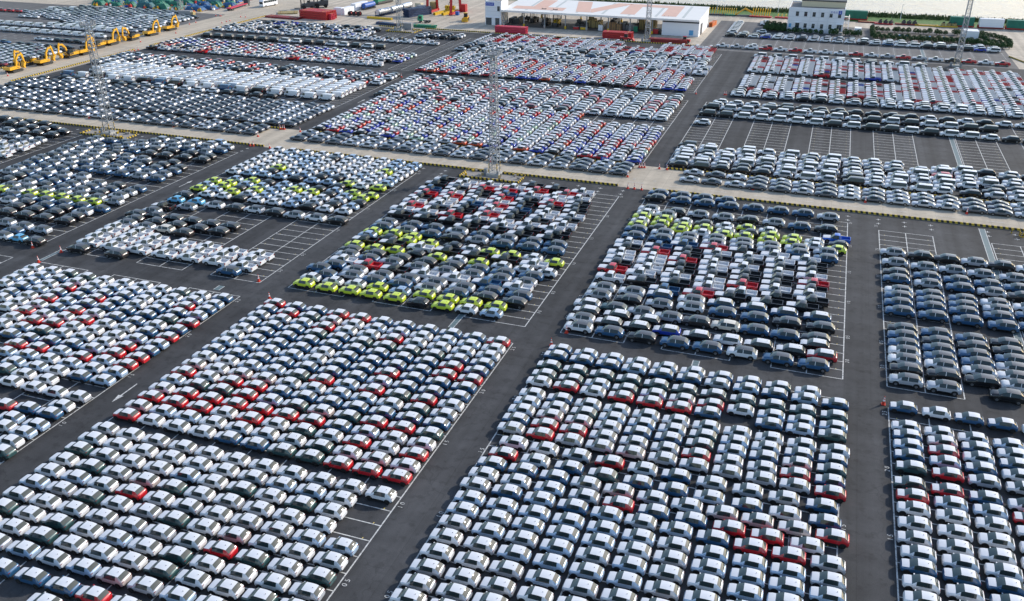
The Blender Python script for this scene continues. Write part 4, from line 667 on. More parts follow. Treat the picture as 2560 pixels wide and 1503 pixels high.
def seq(a, b, n=None, step=None):
    if step: n = int(round((b - a) / step)) + 1
    return [a + (b - a) * i / (n - 1) for i in range(n)]
SED = {'dD': 6, 'dS': 4}; SEDC = {'dD': 5, 'dS': 3, 'dW': 1}
grid(SED, -248, -139.8, 4.98, [190.4, 193.1, 195.8], corr=.6)
grid(SED, -246, -134.6, 4.98, seq(200.7, 220.7, 9), corr=.55, cond=lambda x, y: x > -246 and not (x < -205 and 209 < y < 212))
grid({'sK': 4, 'sW': 2, 'sS': 1, 'sN': 1}, -240, -157, 5.2, [226.2]); grid({'sK': 3, 'sW': 3}, -243, -200, 5.2, [223.6], skip=.1)
for i, cc in enumerate('BWKWWKBKWWBWKWWWW'):
    x = -238.4 + 6.15 * i
    put('v', {'B': 'B', 'W': 'W', 'K': 'K'}[cc], x, 230.6 if x < -150 else 229.9)
grid({'vW': 20, 'vS': 1}, -240, -138.9, 5.28, seq(233.5, 247.3, 6), cond=lambda x, y: x > -236 + (247 - y) * .2)
put('v', 'D', -177, 247.4); put('v', 'T', -141, 241.6); put('v', 'W', -140, 230.0)
MIX1 = {'sW': 5, 'sS': 3, 'sK': 3, 'hR': 1.2, 'sM': 1.2, 'sB': 1, 'hW': 2}
grid(MIX1, -246, -135.6, 4.95, [250.4, 253.0, 255.6], skip=.22); grid(MIX1, -246, -135.2, 4.95, [258.3, 260.9, 263.4, 265.6], skip=.10)
PKM = {'pW': 4, 'tR': 1, 'pR': 2.2, 'pS': 1, 'pK': .6}
HM = {'hW': 5.5, 'hR': 2.4, 'hI': 2.8, 'hK': 1.6, 'hO': 1.0, 'hV': .8, 'hT': .6, 'hS': .8}
grid(PKM, -247, -148.6, 5.6, [278.9]); grid({'pW': 4, 'pR': 2, 'sW': 2, 'sK': 1}, -247, -150, 5.4, [281.5, 284.1], skip=.12)
grid(HM, -247, -144.3, 4.05, seq(286.8, 298.4, 5), cond=lambda x, y: x < -143 - (298 - y) * .1)
for i in range(16):
    x = -162.5 - 5.25 * i
    put('m', 'KWKWWKKWWKKKKKKK'[i], x, 308.6)
grid({'pW': 8, 'pS': 1}, -247, -146.5, 5.85, [322.7]); grid({'pW': 4, 'pK': 1, 'sW': 1}, -247, -150, 5.85, [325.6], skip=.4)
grid({'sK': 3, 'pW': 3, 'sW': 2, 'sB': 1, 'pI': .4, 'sS': 1}, -247, -182, 5.3, seq(328.5, 346.5, 7), skip=.18, cond=lambda x, y: x > -249 + (y - 328) * .3)
grid({'sK': 4, 'sS': 1}, -159, -143.5, 4.9, [336.0]); grid({'sW': 3, 'sK': 2}, -158, -143, 4.9, [339, 342], skip=.1)
# upper centre block
grid(SED, -126, -41.0, 4.92, [189.9, 192.6, 195.3], corr=.55)
grid(HM, -127, -39.9, 4.03, seq(199.5, 236.2, 16), cond=lambda x, y: not (x > -63 and y > 231.0), corr=.12)
SU2 = {'sW': 8, 'sS': 3, 'sK': 2.2, 'sR': 1.2, 'sM': .6}
grid(SU2, -127.5, -41.3, 4.75, seq(239.6, 266.6, 11), skip=.03, cond=lambda x, y: not (x < -100 and y > 262 and rng.random() < .3))
# far centre block
grid(HM, -132, -42.0, 4.03, seq(276.3, 298.6, 10), corr=.15, cond=lambda x, y: not (x > -45 and y > 292))
grid({'pW': 5, 'pS': 2, 'sS': 2, 'sK': 2, 'pR': 1.2, 'sW': 2, 'pB': .5, 'mW': .5}, -131, -40, 5.4, seq(301.4, 312.5, 5), skip=.04)
grid({'sW': 5, 'pW': 3, 'sK': 3, 'sS': 1, 'sB': .5, 'mW': .6, 'mK': .6}, -132, -42, 5.0, seq(315.4, 327, 5), skip=.06)
grid({'tW': 7, 'tR': 3.6, 'tI': .3, 'tK': .7, 'pR': .8}, -134, -43, 5.15, seq(330.2, 348.6, 8), cond=lambda x, y: not (-75 < x < -60 and y > 340) and not (x < -128 and y > 345))
put('p', 'R', -59, 349.5); put('s', 'Y', -113, 333)
# upper right block
grid(SEDC, -27, 61, 4.78, [189.9, 192.5, 195.1], corr=.5, cond=lambda x, y: not (x < -12 and 191 < y < 194))
WH = {'sW': 5, 'mW': 3, 'sS': 1.2, 'sK': 1.6, 'mK': .9, 'sR': .5}
grid(WH, -31.5, 61, 4.76, seq(200.0, 216.4, 7), skip=.05, jx=.3)
put('s', 'W', -29.7, 239.4)
for i, cc in enumerate('KKWWWWWKWKKWKWWWKK'): put('m' if i < 15 else 's', cc, -29.8 + 4.78 * i, 249.4 - .05 * i)
for i, cc in enumerate('KWWWWWWWWKWKWWKK'): put('m' if i not in (3, 8) else 's', cc, -29.8 + 4.82 * i, 257.2)
grid({'sW': 4, 'sK': 3, 'sS': 2, 'mK': 1, 'mW': 1, 'sN': .5}, -31, 61, 4.7, [264.0], skip=.06); grid({'mK': 2, 'sW': 2, 'sK': 1}, -31, 20, 4.9, [260.5], skip=.55)
grid({'sW': 4, 'sS': 3, 'sK': 2.4, 'sM': .4, 'mW': .6}, -28, 61, 4.75, [275.4, 278.0, 280.6], skip=.03)
PK3 = {'tW': 10, 'tR': 3.2, 'tK': 1.2, 'tI': .4, 'qW': 1.0, 'pR': .5}
grid(PK3, -28, 57.5, 5.36, seq(283.5, 302.2, 8), jx=.05, jy=.05); grid(PK3, -28, 57.5, 5.36, seq(311.9, 334.6, 10), jx=.05, jy=.05)
grid(PK3, 24, 57.5, 5.36, [304.8, 307.3, 309.8]); grid({'mW': 3, 'mK': 2, 'pW': 3, 'pI': .5}, -28, 30, 5.36, [337.3, 339.9], skip=.25)
for i, cc in enumerate('WSWRWRWWWRWSRSWKRWR'): put('p', cc, -39.2 + 5.38 * i, 355.0 - .12 * i)
put('s', 'W', -28.4, 358.2); put('s', 'K', -23.0, 358.2)
for i, cc in enumerate('KKWIWWKWWWWKSBWWKKKKIW'): put('s' if i < 14 or i == 20 else 'm', cc, -39.4 + 4.63 * i, 380.3 - .08 * i)
grid({'sW': 5, 'sK': 2, 'sS': 2, 'mW': .5}, -39, 58, 4.63, [383.1], skip=.1); grid({'sW': 5, 'sK': 1, 'sM': .5}, -39, 58, 4.63, [385.9], skip=.3)
for y in seq(388.5, 413, 8): put('s', 'W', -39.6, y)
put('s', 'W', -28.4, 413.3); put('s', 'W', -28.7, 416.4); put('s', 'W', -28.9, 419.2); put('s', 'W', -28.1, 393)
# far yard on the left
for i in range(16): put('v', 'W', -335.5 + 5.55 * i, 292.2 - (i % 3) * .2, flip=True) if i < 11 else None
for i in range(13): put('v', 'W', -345.6 + 5.5 * i, 304.2, flip=True) if i != 5 else put('s', 'W', -345.6 + 5.5 * i, 304.2, flip=True)
grid({'vW': 6, 'sW': 3, 'sS': 1}, -322, -277, 5.3, [307.2], flip=True); grid({'sW': 6, 'sS': 2, 'sK': 1, 'vW': 1}, -322, -275, 5.0, [310.4, 313.3], flip=True, skip=.1)
grid({'hW': 6, 'hS': 2, 'hK': 1.4, 'hC': .5, 'hT': .4}, -357, -275.5, 4.1, [318, 320.6, 323.3, 326, 328.6], flip=True, skip=.06, cond=lambda x, y: not (x < -325 and y < 322) and not (-340 < x < -330 and y < 320))
grid({'sW': 6, 'sS': 3, 'sK': 2, 'hC': .2, 'vW': 2}, -358, -277, 4.9, seq(332, 347, 6), flip=True, skip=.06, cond=lambda x, y: x > -362 + (y - 330) * .2)
grid({'sK': 3, 'sS': 2, 'sW': 2}, -350, -285, 4.9, [350, 353, 356], flip=True, skip=.1)
for i, cc in enumerate('WWKKKW'): put('d' if cc == 'W' else 's', cc, -299.1 + 4.82 * i, 279.6, flip=True)
put('s', 'B', -306.4, 269.6, flip=True)
for i, cc in enumerate('KKWKKK'): put('d', cc, -297.9 + 4.72 * i, 268.9, flip=True)
grid({'hW': 4, 'sS': 3, 'sW': 3, 'sK': 2, 'sM': .6, 'hC': .5}, -318, -272.5, 4.5, seq(236, 263.5, 12), flip=True, skip=.06)
for i, cc in enumerate('RRRSKK'): put('s', cc, -377 + 5 * i, 334.5 + (i // 4) * 6, flip=True)
put('s', 'K', -352, 345, flip=True) if False else None

# drop copies that would stand in another car
KEEP = []; cells = {}
for c in CARS:
    L, W = SIZE[c[0]]; ok = True; gx, gy = int(c[2] // 6), int(c[3] // 3)
    for a in (-1, 0, 1):
        for d in (-1, 0, 1):
            for o in cells.get((gx + a, gy + d), ()):
                if abs(o[2] - c[2]) < (L + SIZE[o[0]][0]) / 2 - .55 and abs(o[3] - c[3]) < (W + SIZE[o[0]][1]) / 2 - .02: ok = False
    if ok: KEEP.append(c); cells.setdefault((gx, gy), []).append(c)
CARS = KEEP
# rows and places inside each block, for the labels
byblk = {}
for c in CARS: byblk.setdefault(c[5], []).append(c)
PLACE = {}
for blk, cs in byblk.items():
    cs.sort(key=lambda c: c[3]); rows = [[cs[0]]]
    for c in cs[1:]:
        if c[3] - sum(k[3] for k in rows[-1]) / len(rows[-1]) < 1.15: rows[-1].append(c)
        else: rows.append([c])
    for i, r in enumerate(rows):
        r.sort(key=lambda c: c[2])
        for j, c in enumerate(r): PLACE[id(c)] = (i + 1, j + 1)
GROUPS = {'a': 'compact hatchbacks parked in the front blocks', 'h': 'small hatchbacks in the upper blocks', 'c': 'small crossovers parked in the middle blocks', 's': 'SUVs parked in rows', 'd': 'sedans parked beside the concrete road', 'm': 'minivans parked in rows', 'p': 'pickup trucks parked in rows', 'v': 'panel vans parked in rows'}
KIND = {k: k for k in MODELS}; KIND['q'] = KIND['t'] = 'p'; KIND['x'] = KIND['f'] = 's'
bykind = {}
for c in CARS: bykind.setdefault(KIND[c[0]], []).append(c)
protos = {}
def proto(model, col):
    """first car of a model and colour: an empty with one mesh per part"""
    root = empty(NOUN[model][2])
    for k in partlist(model):
        b = base_key(k); link(PNAME.get(b, b), part_mesh(model, k, col), root)
    protos[(model, col)] = root
    return root
FINISH = {'x': '', 'f': '', 'a': ' under white roof film', 'h': '', 'c': '', 's': '', 'd': '', 'm': '', 'p': '', 'q': '', 't': '', 'v': ''}
n_ind = 0
for kd, cs in bykind.items():
    cs.sort(key=lambda c: c[2] ** 2 + c[3] ** 2)
    ind, rest = cs[:300], cs[300:]
    for c in ind:
        model, col, x, y, rz, blk = c
        near = project(x, y, .7)[2] > 13.2
        if near:
            if (model, col) in protos: o = copy_tree(protos[(model, col)])
            else: o = proto(model, col)
            o.location = (x, y, .02); o.rotation_euler = (0, 0, rz)
        else: o = link(NOUN[model][2], whole_mesh(model, col), None, (x, y, .02), rz)
        r, j = PLACE[id(c)]
        tag(o, '%s %s, %s from left, %s row, %s' % (PAINT[col][0], NOUN[model][0], ordn(j), ordn(r), blk), NOUN[model][1], GROUPS[kd])
        n_ind += 1
    if rest:
        o = stuff_mesh('far_' + {'a': 'hatchbacks', 's': 'suvs', 'p': 'pickups', 'd': 'sedans', 'h': 'small_cars', 'c': 'crossovers', 'v': 'vans', 'm': 'minivans'}[kd], rest); o.location.z = .02
        tag(o, 'rest of the %s standing farther back in the crowded blocks' % {'a': 'compact hatchbacks', 's': 'SUVs', 'p': 'pickup trucks', 'd': 'sedans', 'h': 'small hatchbacks', 'c': 'crossovers', 'v': 'vans', 'm': 'minivans'}[kd], NOUN[cs[0][0]][1], None, 'stuff')
print('cars', len(CARS), 'individual', n_ind, {k: len(v) for k, v in bykind.items()})

# ------------------------------------------------------------------ kerb barriers
SEG = MB(); SEG.prism([(-.17, 0), (.17, 0), (.13, .40), (-.13, .40)], 'x', -.97, .97, 'kerb_stripes'); SEG_ME = SEG.mesh('kerb_section')
def barrier(p, q, label, skip=0.0):
    d = math.hypot(q[0] - p[0], q[1] - p[1]); n = max(1, int(d / 2.0)); a = math.atan2(q[1] - p[1], q[0] - p[0])
    root = empty('kerb_barrier', (p[0], p[1], .02), a)
    for i in range(n):
        px, py, s = project(p[0] + math.cos(a) * (i + .5) * 2, p[1] + math.sin(a) * (i + .5) * 2, .2)
        if -40 < px < 2600 and -20 < py < 1530:
            link('kerb_section', SEG_ME, root, ((i + .5) * 2.0, rng.gauss(0, .012), 0), R(rng.gauss(0, .5)))
    tag(root, label, 'barrier', 'yellow and black kerb barriers')
barrier((-262, 182), (-128.6, 182), 'black and yellow kerb along concrete road left of the gap')
barrier((-121.5, 182), (-38.2, 182), 'black and yellow kerb passing the central light mast')
barrier((-31.8, 182), (44, 182), 'black and yellow kerb along concrete road at right edge')
barrier((-248, 197.6), (-133.8, 197.6), 'striped kerb behind grey sedans, upper left block')
barrier((-127, 197.6), (-39.5, 197.6), 'striped kerb behind grey sedans, upper centre block')
barrier((-31.5, 197.6), (62, 197.6), 'striped kerb behind sedans, upper right block')
barrier((-249.6, 218), (-249.6, 276), 'striped kerb on right side of excavator road, near the vans')
barrier((-249.6, 284), (-249.6, 364), 'striped kerb on right side of excavator road, far stretch')
barrier((-269.4, 224), (-269.4, 262), 'striped kerb behind the left group of excavators')
barrier((-269.4, 287), (-269.4, 322), 'striped kerb behind the two lone excavators')
barrier((-187, 355.8), (-178, 355.8), 'short striped kerb left of the far mast island')
barrier((-165, 356.2), (-135, 355.6), 'striped kerb at end of lane before office building')
barrier((-133, 355.2), (-48.5, 354.6), 'striped kerb in front of the open shed')
barrier((62.2, 371), (70, 350), 'yellow striped kerb at far right asphalt edge')

# ------------------------------------------------------------------ floodlight masts
def mast(x, y, h, label, island=True):
    root = empty('light_mast', (x, y, 0)); w0, w1 = .95, .55
    b = MB(); n = int(h / 1.45)
    def P(s, t, z): w = w0 + (w1 - w0) * z / h; return (s * w, t * w, z)
    C = ((-1, -1), (1, -1), (1, 1), (-1, 1))
    for s, t in C: b.tube(P(s, t, .6), P(s, t, h), .11, 'steel', 5)
    tag(b.build('corner_posts', root))
    b = MB()
    for i in range(n):
        z0, z1 = .6 + (h - .6) * i / n, .6 + (h - .6) * (i + 1) / n
        for k in range(4):
            a, c = C[k], C[(k + 1) % 4]
            b.tube(P(*a, z0), P(*c, z0), 0.055, 'steel', 4, caps=False)
            if (i + k) % 2: b.tube(P(*a, z0), P(*c, z1), .05, 'steel', 4, caps=False)
            else: b.tube(P(*c, z0), P(*a, z1), .05, 'steel', 4, caps=False)
    b.build('lattice_bracing', root)
    b = MB()
    for z in [h * k / 5 for k in range(1, 5)]: b.box((0, 0, z), (1.5, 1.5, .06), 'mid_grey')
    for z in np.arange(.8, h, .4): b.tube((-.22, -w1, z), (.22, -w1, z), .018, 'steel', 3, caps=False)
    for s in (-.22, .22): b.tube((s, -w1, .6), (s, -w1, h), .025, 'steel', 3)
    b.build('ladder', root)
    b = MB(); b.tube((0, 0, h - .05), (0, 0, h + .12), 1.95, 'mid_grey', 16, smooth=False)
    hr = b.build('head_platform', root)
    b = MB(); N = 16
    for z in (.55, 1.05):
        for i in range(N):
            a0, a1 = 2*math.pi*i/N, 2*math.pi*(i+1)/N; b.tube((1.95*math.cos(a0), 1.95*math.sin(a0), h + z), (1.95*math.cos(a1), 1.95*math.sin(a1), h + z), .03, 'steel', 4, caps=False)
    for i in range(N):
        a0 = 2*math.pi*i/N; b.tube((1.95*math.cos(a0), 1.95*math.sin(a0), h + .1), (1.95*math.cos(a0), 1.95*math.sin(a0), h + 1.05), .03, 'steel', 4)
    b.build('railing', hr)
    b = MB(); b.box((0, 0, .35), (.34, .30, .42), 'mid_grey', ry=.4); b.box((.14, 0, .28), (.05, .34, .40), 'aluminium', ry=.4); b.tube((0, 0, 0), (0, 0, .2), .04, 'steel', 4)
    fm = b.mesh('floodlight')
    for i in range(10):
        a = 2*math.pi*i/10; link('floodlight', fm, root, (1.75*math.cos(a), 1.75*math.sin(a), h + .1), a)
    b = MB(); b.tube((0, 0, h + .1), (-.3, 0, h + 2.6), .06, 'steel', 5); b.tube((-.3, 0, h + 2.6), (-2.3, 0, h + 2.9), .05, 'steel', 5); b.tube((-2.3, 0, h + 2.9), (-2.3, 0, h + 2.4), .02, 'steel', 4); b.tube((.5, .5, h), (.5, .5, h + 3.0), .03, 'steel', 4)
    b.build('hoist_jib', root)
    b = MB(); b.box((0, 0, .3), (3.0, 3.0, .6), 'concrete_block'); b.box((-1.9, -.4, .75), (.7, .9, 1.5), 'mid_grey'); b.box((1.2, -1.1, .8), (.5, .4, 1.0), 'mid_grey')
    for s, t in C: b.tube((s * w0 * 1.0, t * w0, .55), (s * w0, t * w0, 3.0), .10, 'yellow', 5); b.tube((s * w0, t * w0, 1.2), (s * w0, t * w0, 1.8), .104, 'black_paint', 5); b.tube((s * w0, t * w0, 2.4), (s * w0, t * w0, 2.7), .104, 'black_paint', 5)
    b.build('plinth', root)
    tag(root, label, 'light mast', 'lattice floodlight masts')
mast(-174.7, 178.6, 27.6, 'tall grey lattice floodlight mast on kerbed island at left'); mast(-67.8, 180.2, 27.0, 'tall grey lattice floodlight mast in picture centre')
mast(-173.6, 349.0, 28, 'far lattice mast beside grey control box and tank containers'); mast(-69.0, 356.8, 28, 'far lattice mast in front of the open shed')
mast(42.4, 345.8, 28, 'far lattice mast among pickups near the round shrubs'); mast(-291, 356.5, 28, 'far lattice mast at edge of the far left yard')
def island(x, y, w, d, label, n=7):
    root = empty('mast_island', (x, y, .02))
    g = MB(); g.quad([(-w/2, -d/2, .01), (w/2, -d/2, .01), (w/2, d/2, .01), (-w/2, d/2, .01)], 'gravel_grey'); g.build('gravel_bed', root, fix=False)
    for s in (-1, 1):
        for i in range(int(w / 2)): link('kerb_section', SEG_ME, root, (-w/2 + 1 + 2 * i, s * d / 2, 0), R(rng.gauss(0, 3)))
        for i in range(int(d / 2)): link('kerb_section', SEG_ME, root, (s * w / 2, -d/2 + 1 + 2 * i, 0), R(90 + rng.gauss(0, 3)))
    b = MB()
    for i in range(16): b.box((rng.uniform(-w/2 + .5, w/2 - .5), rng.uniform(-d/2 + .3, d/2 - .3), .25), (.5, .4, .5), rng.choice(('concrete_block', 'khaki', 'gravel_grey', 'yellow')), rz=rng.random())
    b.build('rubble', root)
    tag(root, label, 'kerb island', 'kerbed mast islands')
island(-174.5, 178.4, 15, 5.0, 'kerbed gravel island round the left mast'); island(-67.8, 178.9, 14, 5.2, 'kerbed gravel island round the central mast'); island(-171.5, 348.6, 13, 8, 'kerbed island round far mast by control box')
# loose striped posts at the right edge
root = empty('barrier_posts', (39.5, 179.4, .02))
for i in range(9):
    b = MB(); b.tube((0, 0, 0), (0, 0, .9), .09, 'yellow', 6); b.tube((0, 0, .3), (0, 0, .5), .094, 'black_paint', 6); b.tube((0, 0, .7), (0, 0, .82), .094, 'black_paint', 6)
    b.build('post', root, (rng.uniform(-2, 2.6), rng.uniform(-1.6, 1.0), 0))
tag(root, 'cluster of yellow and black posts at right frame edge', 'posts')

# ------------------------------------------------------------------ traffic cones
b = MB(); b.box((0, 0, .03), (.44, .44, .06), 'cone_red'); b.tube((0, 0, .06), (0, 0, .42), .17, 'cone_red', 8, r2=.115, caps=False); b.tube((0, 0, .42), (0, 0, .62), .115, 'cone_white', 8, r2=.085, caps=False); b.tube((0, 0, .62), (0, 0, .74), .085, 'cone_red', 8, r2=.065, caps=False); b.tube((0, 0, .74), (0, 0, .86), .065, 'cone_white', 8, r2=.045); b.tube((0, 0, .86), (0, 0, 1.02), .045, 'cone_red', 8, r2=.03)
CONE = b.mesh('traffic_cone')
def cone(x, y, label, s=1.25):
    o = link('traffic_cone', CONE, None, (x, y, .02)); o.scale = (s, s, s); tag(o, label, 'cone', 'red and white traffic cones')
for x, y, l in [(-257.3, 224.0, 'red and white cone beside green road sign'), (-258.6, 289.8, 'red and white lone cone in middle of excavator road'), (-247.8, 263.9, 'first red cone from left in the line beside white vans, kerb gap'), (-247.6, 266.0, 'second red cone from left in the line beside white vans, kerb gap'), (-247.7, 268.0, 'third red cone from left in the line beside white vans, kerb gap'), (-247.8, 269.7, 'fourth red cone from left in the line beside white vans, kerb gap'), (-247.7, 271.6, 'fifth red cone from left in the line beside white vans, kerb gap'), (-247.9, 273.9, 'sixth red cone from left in the line beside white vans, kerb gap'), (-267.8, 332.0, 'first red cone from left at end of left striped kerb'), (-247.9, 275.8, 'seventh red cone from left in the line beside white vans, kerb gap'), (-268.1, 336.8, 'second red cone from left at end of left striped kerb'), (-258.6, 311.2, 'first red cone from left along right half of excavator road'), (-271.8, 356.4, 'first red cone from left at corner of far left yard'), (-269.4, 356.2, 'second red cone from left at corner of far left yard'), (-268.9, 356.3, 'third red cone from left at corner of far left yard'), (-256.4, 339.6, 'second red cone from left along right half of excavator road'), (-256.8, 343.5, 'third red cone from left along right half of excavator road'), (-256.7, 345.9, 'fourth red cone from left along right half of excavator road'), (-258.9, 357.3, 'first red cone from left near the top bend of excavator road'), (-256.3, 357.3, 'second red cone from left near the top bend of excavator road'), (-191.4, 189.3, 'red and white cone on concrete road before silver sedan, far left'), (-163.4, 189.6, 'red and white cone on concrete road between grey sedans'), (-133.1, 112.0, 'red and white cone at corner of lane beside the sky blue car'), (-126.9, 107.2, 'red and white cone at rear left corner of front left hatchbacks'), (-126.6, 112.1, 'red and white cone next to drain strip left of white pickups'), (-136.6, 189.2, 'red and white cone on concrete road at last grey sedan'), (-133.6, 181.3, 'first red cone from left in kerb gap on left lane'), (-132.7, 181.4, 'second red cone from left in kerb gap on left lane'), (-134.9, 197.0, 'first red cone from left across left lane mouth behind the sedans'), (-134.3, 197.2, 'second red cone from left across left lane mouth behind the sedans'), (-133.9, 197.4, 'third red cone from left across left lane mouth behind the sedans'), (-127.9, 181.3, 'third red cone from left in kerb gap on left lane'), (-128.7, 196.8, 'fourth red cone from left across left lane mouth behind the sedans'), (-85.5, 113.4, 'red and white cone at stall corner right of the white pickups'), (-79.9, 108.1, 'red and white cone behind red hatchback at front block corner'), (-132.7, 265.9, 'red and white lone cone at corner of upper left block'), (-72.0, 188.9, 'red and white cone on concrete road left of central mast'), (-32.2, 108.6, 'red and white cone behind blue hatchback right of centre lane'), (-31.2, 113.1, 'red and white cone before white SUV at middle block corner'), (-37.1, 181.0, 'first red cone from left in kerb gap on centre lane'), (-38.9, 188.7, 'red and white cone on concrete road at last silver sedan'), (-35.7, 181.1, 'second red cone from left in kerb gap on centre lane'), (-34.1, 181.1, 'third red cone from left in kerb gap on centre lane'), (-37.9, 196.5, 'first red cone from left across centre lane mouth behind the sedans'), (-37.3, 196.5, 'second red cone from left across centre lane mouth behind the sedans'), (-36.7, 196.7, 'third red cone from left across centre lane mouth behind the sedans'), (-33.3, 197.0, 'fourth red cone from left across centre lane mouth behind the sedans'), (-31.5, 196.9, 'fifth red cone from left across centre lane mouth behind the sedans'), (13.4, 108.0, 'red and white cone at rear corner of right edge front block'), (-11.3, 189.2, 'red and white cone on concrete road before grey sedans, upper right'), (-36.9, 274.4, 'red and white cone at corner of far centre block beside blue car'), (-28.5, 276.1, 'first red cone from left at corner of far right block'), (-28.0, 276.2, 'second red cone from left at corner of far right block'), (11.6, 188.8, 'red and white cone on concrete road before white sedan, right'), (30.9, 188.5, 'red and white cone on concrete road near right frame edge')]: cone(x, y, l)

# ------------------------------------------------------------------ excavators
def excavator_meshes():
    P = {}
    for s in (-1, 1):
        b = MB(); pts = []
        for i in range(7): a = math.pi/2 + math.pi * i / 6; pts.append((-1.75 + .42 * math.cos(a), .44 + .42 * math.sin(a)))
        for i in range(7): a = -math.pi/2 + math.pi * i / 6; pts.append((1.75 + .42 * math.cos(a), .44 + .42 * math.sin(a)))
        b.prism(pts, 'y', s * 1.25 - .28, s * 1.25 + .28, 'black_paint')
        for k in range(5): b.tube((-1.5 + .75 * k, s * 1.25 - .30, .34), (-1.5 + .75 * k, s * 1.25 + .30, .34), .16, 'dark_grey', 8)
        b.box((0, s * .93, .52), (2.6, .12, .30), 'machine_yellow'); P['track' + str(s)] = b.mesh('track')
    b = MB(); b.box((0, 0, .75), (1.9, 1.9, .35), 'dark_grey'); P['undercarriage'] = b.mesh('undercarriage')
    b = MB(); b.prism([(-2.5, 1.0), (1.25, 1.0), (1.25, 1.75), (-.2, 1.95), (-2.2, 1.95), (-2.6, 1.6)], 'y', -1.3, 1.3, 'machine_yellow')
    b.box((-1.1, .2, 2.05), (1.5, 1.4, .22), 'dark_grey'); b.tube((-1.6, .6, 2.1), (-1.6, .6, 2.7), .07, 'black_paint', 6); b.box((.5, 1.305, 1.45), (.9, .02, .18), 'black_paint'); b.box((.5, -1.305, 1.45), (.9, .02, .18), 'black_paint'); P['upper_body'] = b.mesh('upper_body')
    b = MB(); b.prism([(-3.05, 1.1), (-2.45, 1.0), (-2.45, 2.0), (-2.85, 1.95)], 'y', -1.32, 1.32, 'machine_yellow'); P['counterweight'] = b.mesh('counterweight')
    b = MB(); b.prism([(-.35, 1.2), (1.35, 1.2), (1.45, 1.9), (1.1, 2.85), (-.3, 2.9)], 'y', .35, 1.30, 'black_paint'); b.prism([(1.37, 1.55), (1.47, 1.92), (1.14, 2.76), (1.05, 2.7), (1.30, 1.6)], 'y', .43, 1.22, 'glass'); b.quad([(-.15, 1.306, 1.9), (1.2, 1.306, 1.9), (1.0, 1.306, 2.75), (-.15, 1.306, 2.75)], 'glass'); b.quad([(-.15, .344, 1.9), (1.2, .344, 1.9), (1.0, .344, 2.75), (-.15, .344, 2.75)], 'glass'); P['cab'] = b.mesh('cab')
    b = MB(); b.prism([(.6, 1.5), (1.1, 1.35), (1.75, 3.6), (2.6, 4.75), (3.9, 5.0), (4.0, 5.4), (2.4, 5.35), (1.25, 4.0)], 'y', -.32, .16, 'machine_yellow'); P['boom'] = b.mesh('boom')
    b = MB(); b.tube((1.5, -.50, 1.5), (2.0, -.50, 4.0), .10, 'dark_grey', 6); b.tube((1.5, .30, 1.5), (2.0, .30, 4.0), .10, 'dark_grey', 6); b.tube((2.3, -.08, 5.45), (3.6, -.08, 5.75), .10, 'dark_grey', 6); P['hydraulic_ram'] = b.mesh('hydraulic_ram')
    b = MB(); b.prism([(3.5, 5.5), (3.7, 5.9), (4.2, 5.3), (4.75, 2.4), (4.35, 2.25), (3.8, 4.6)], 'y', -.26, .10, 'machine_yellow'); P['arm'] = b.mesh('arm')
    b = MB(); b.prism([(4.8, 2.55), (4.3, 2.3), (3.65, 2.0), (3.35, 1.2), (3.6, .55), (4.25, .45), (4.05, 1.1), (4.55, 1.8)], 'y', -.65, .49, 'machine_yellow'); P['bucket'] = b.mesh('bucket')
    return P
EXM = excavator_meshes(); ex0 = None
for i, (x, y, f, lab) in enumerate([(-260.6, 230.0, 1, 'leftmost yellow excavator, bucket towards the right'), (-265.6, 240.5, -1, 'yellow excavator behind the leftmost one, boom towards the left'), (-260.5, 243.0, 1, 'yellow excavator third from left on the concrete road'),
    (-261.3, 256.0, -1, 'yellow excavator facing left, behind the third bucket'), (-261.0, 258.5 + 4, 1, 'yellow excavator in the middle of the line, boom raised right'), (-265.4, 274.0, -1, 'yellow excavator facing left behind the lattice mast'),
    (-265.6, 277.6 + 4, 1, 'yellow excavator just right of the lattice mast'), (-265.0, 292.5, -1, 'yellow excavator facing left at end of the line'), (-265.0, 304.0, 1, 'lone yellow excavator, nearer one of the far pair'), (-266.0, 317.0, 1, 'lone yellow excavator farthest along the concrete road')]):
    if ex0 is None:
        ex0 = empty('excavator')
        for k, me in EXM.items(): link('track' if k.startswith('track') else k, me, ex0)
        o = ex0
    else: o = copy_tree(ex0)
    o.location = (x, y, .02); o.rotation_euler = (0, 0, R(90 if f > 0 else -90) + R(rng.uniform(-5, 5))); o.scale = (1.1, 1.08, 1.0)
    tag(o, lab, 'excavator', 'yellow excavators lined up on the concrete road')

# ------------------------------------------------------------------ open shed with lettering on its roof
SX0, SX1, SY0, SY1, SZ0, SZ1 = -137.0, -51.6, 373.6, 402.0, 6.7, 8.3
def rz_(y): return SZ0 + (SZ1 - SZ0) * (y - SY0) / (SY1 - SY0)
root = empty('open_shed', ((SX0 + SX1) / 2, (SY0 + SY1) / 2, 0)); OX, OY = (SX0 + SX1) / 2, (SY0 + SY1) / 2
b = MB(); b.add([(SX0 - OX, SY0 - OY, SZ0), (SX1 - OX, SY0 - OY, SZ0), (SX1 - OX, SY1 - OY, SZ1), (SX0 - OX, SY1 - OY, SZ1), (SX0 - OX, SY0 - OY, SZ0 - .35), (SX1 - OX, SY0 - OY, SZ0 - .35), (SX1 - OX, SY1 - OY, SZ1 - .35), (SX0 - OX, SY1 - OY, SZ1 - .35)], [(0, 1, 2, 3), (7, 6, 5, 4), (0, 4, 5, 1), (1, 5, 6, 2), (2, 6, 7, 3), (3, 7, 4, 0)], 'roof_white')
roof = b.build('roof', root)
def roof_poly(name, pts, key, dz): 
    b = MB(); b.quad([(x - OX, y - OY, rz_(y) + dz) for x, y in pts], key); return b.build(name, roof, fix=False)
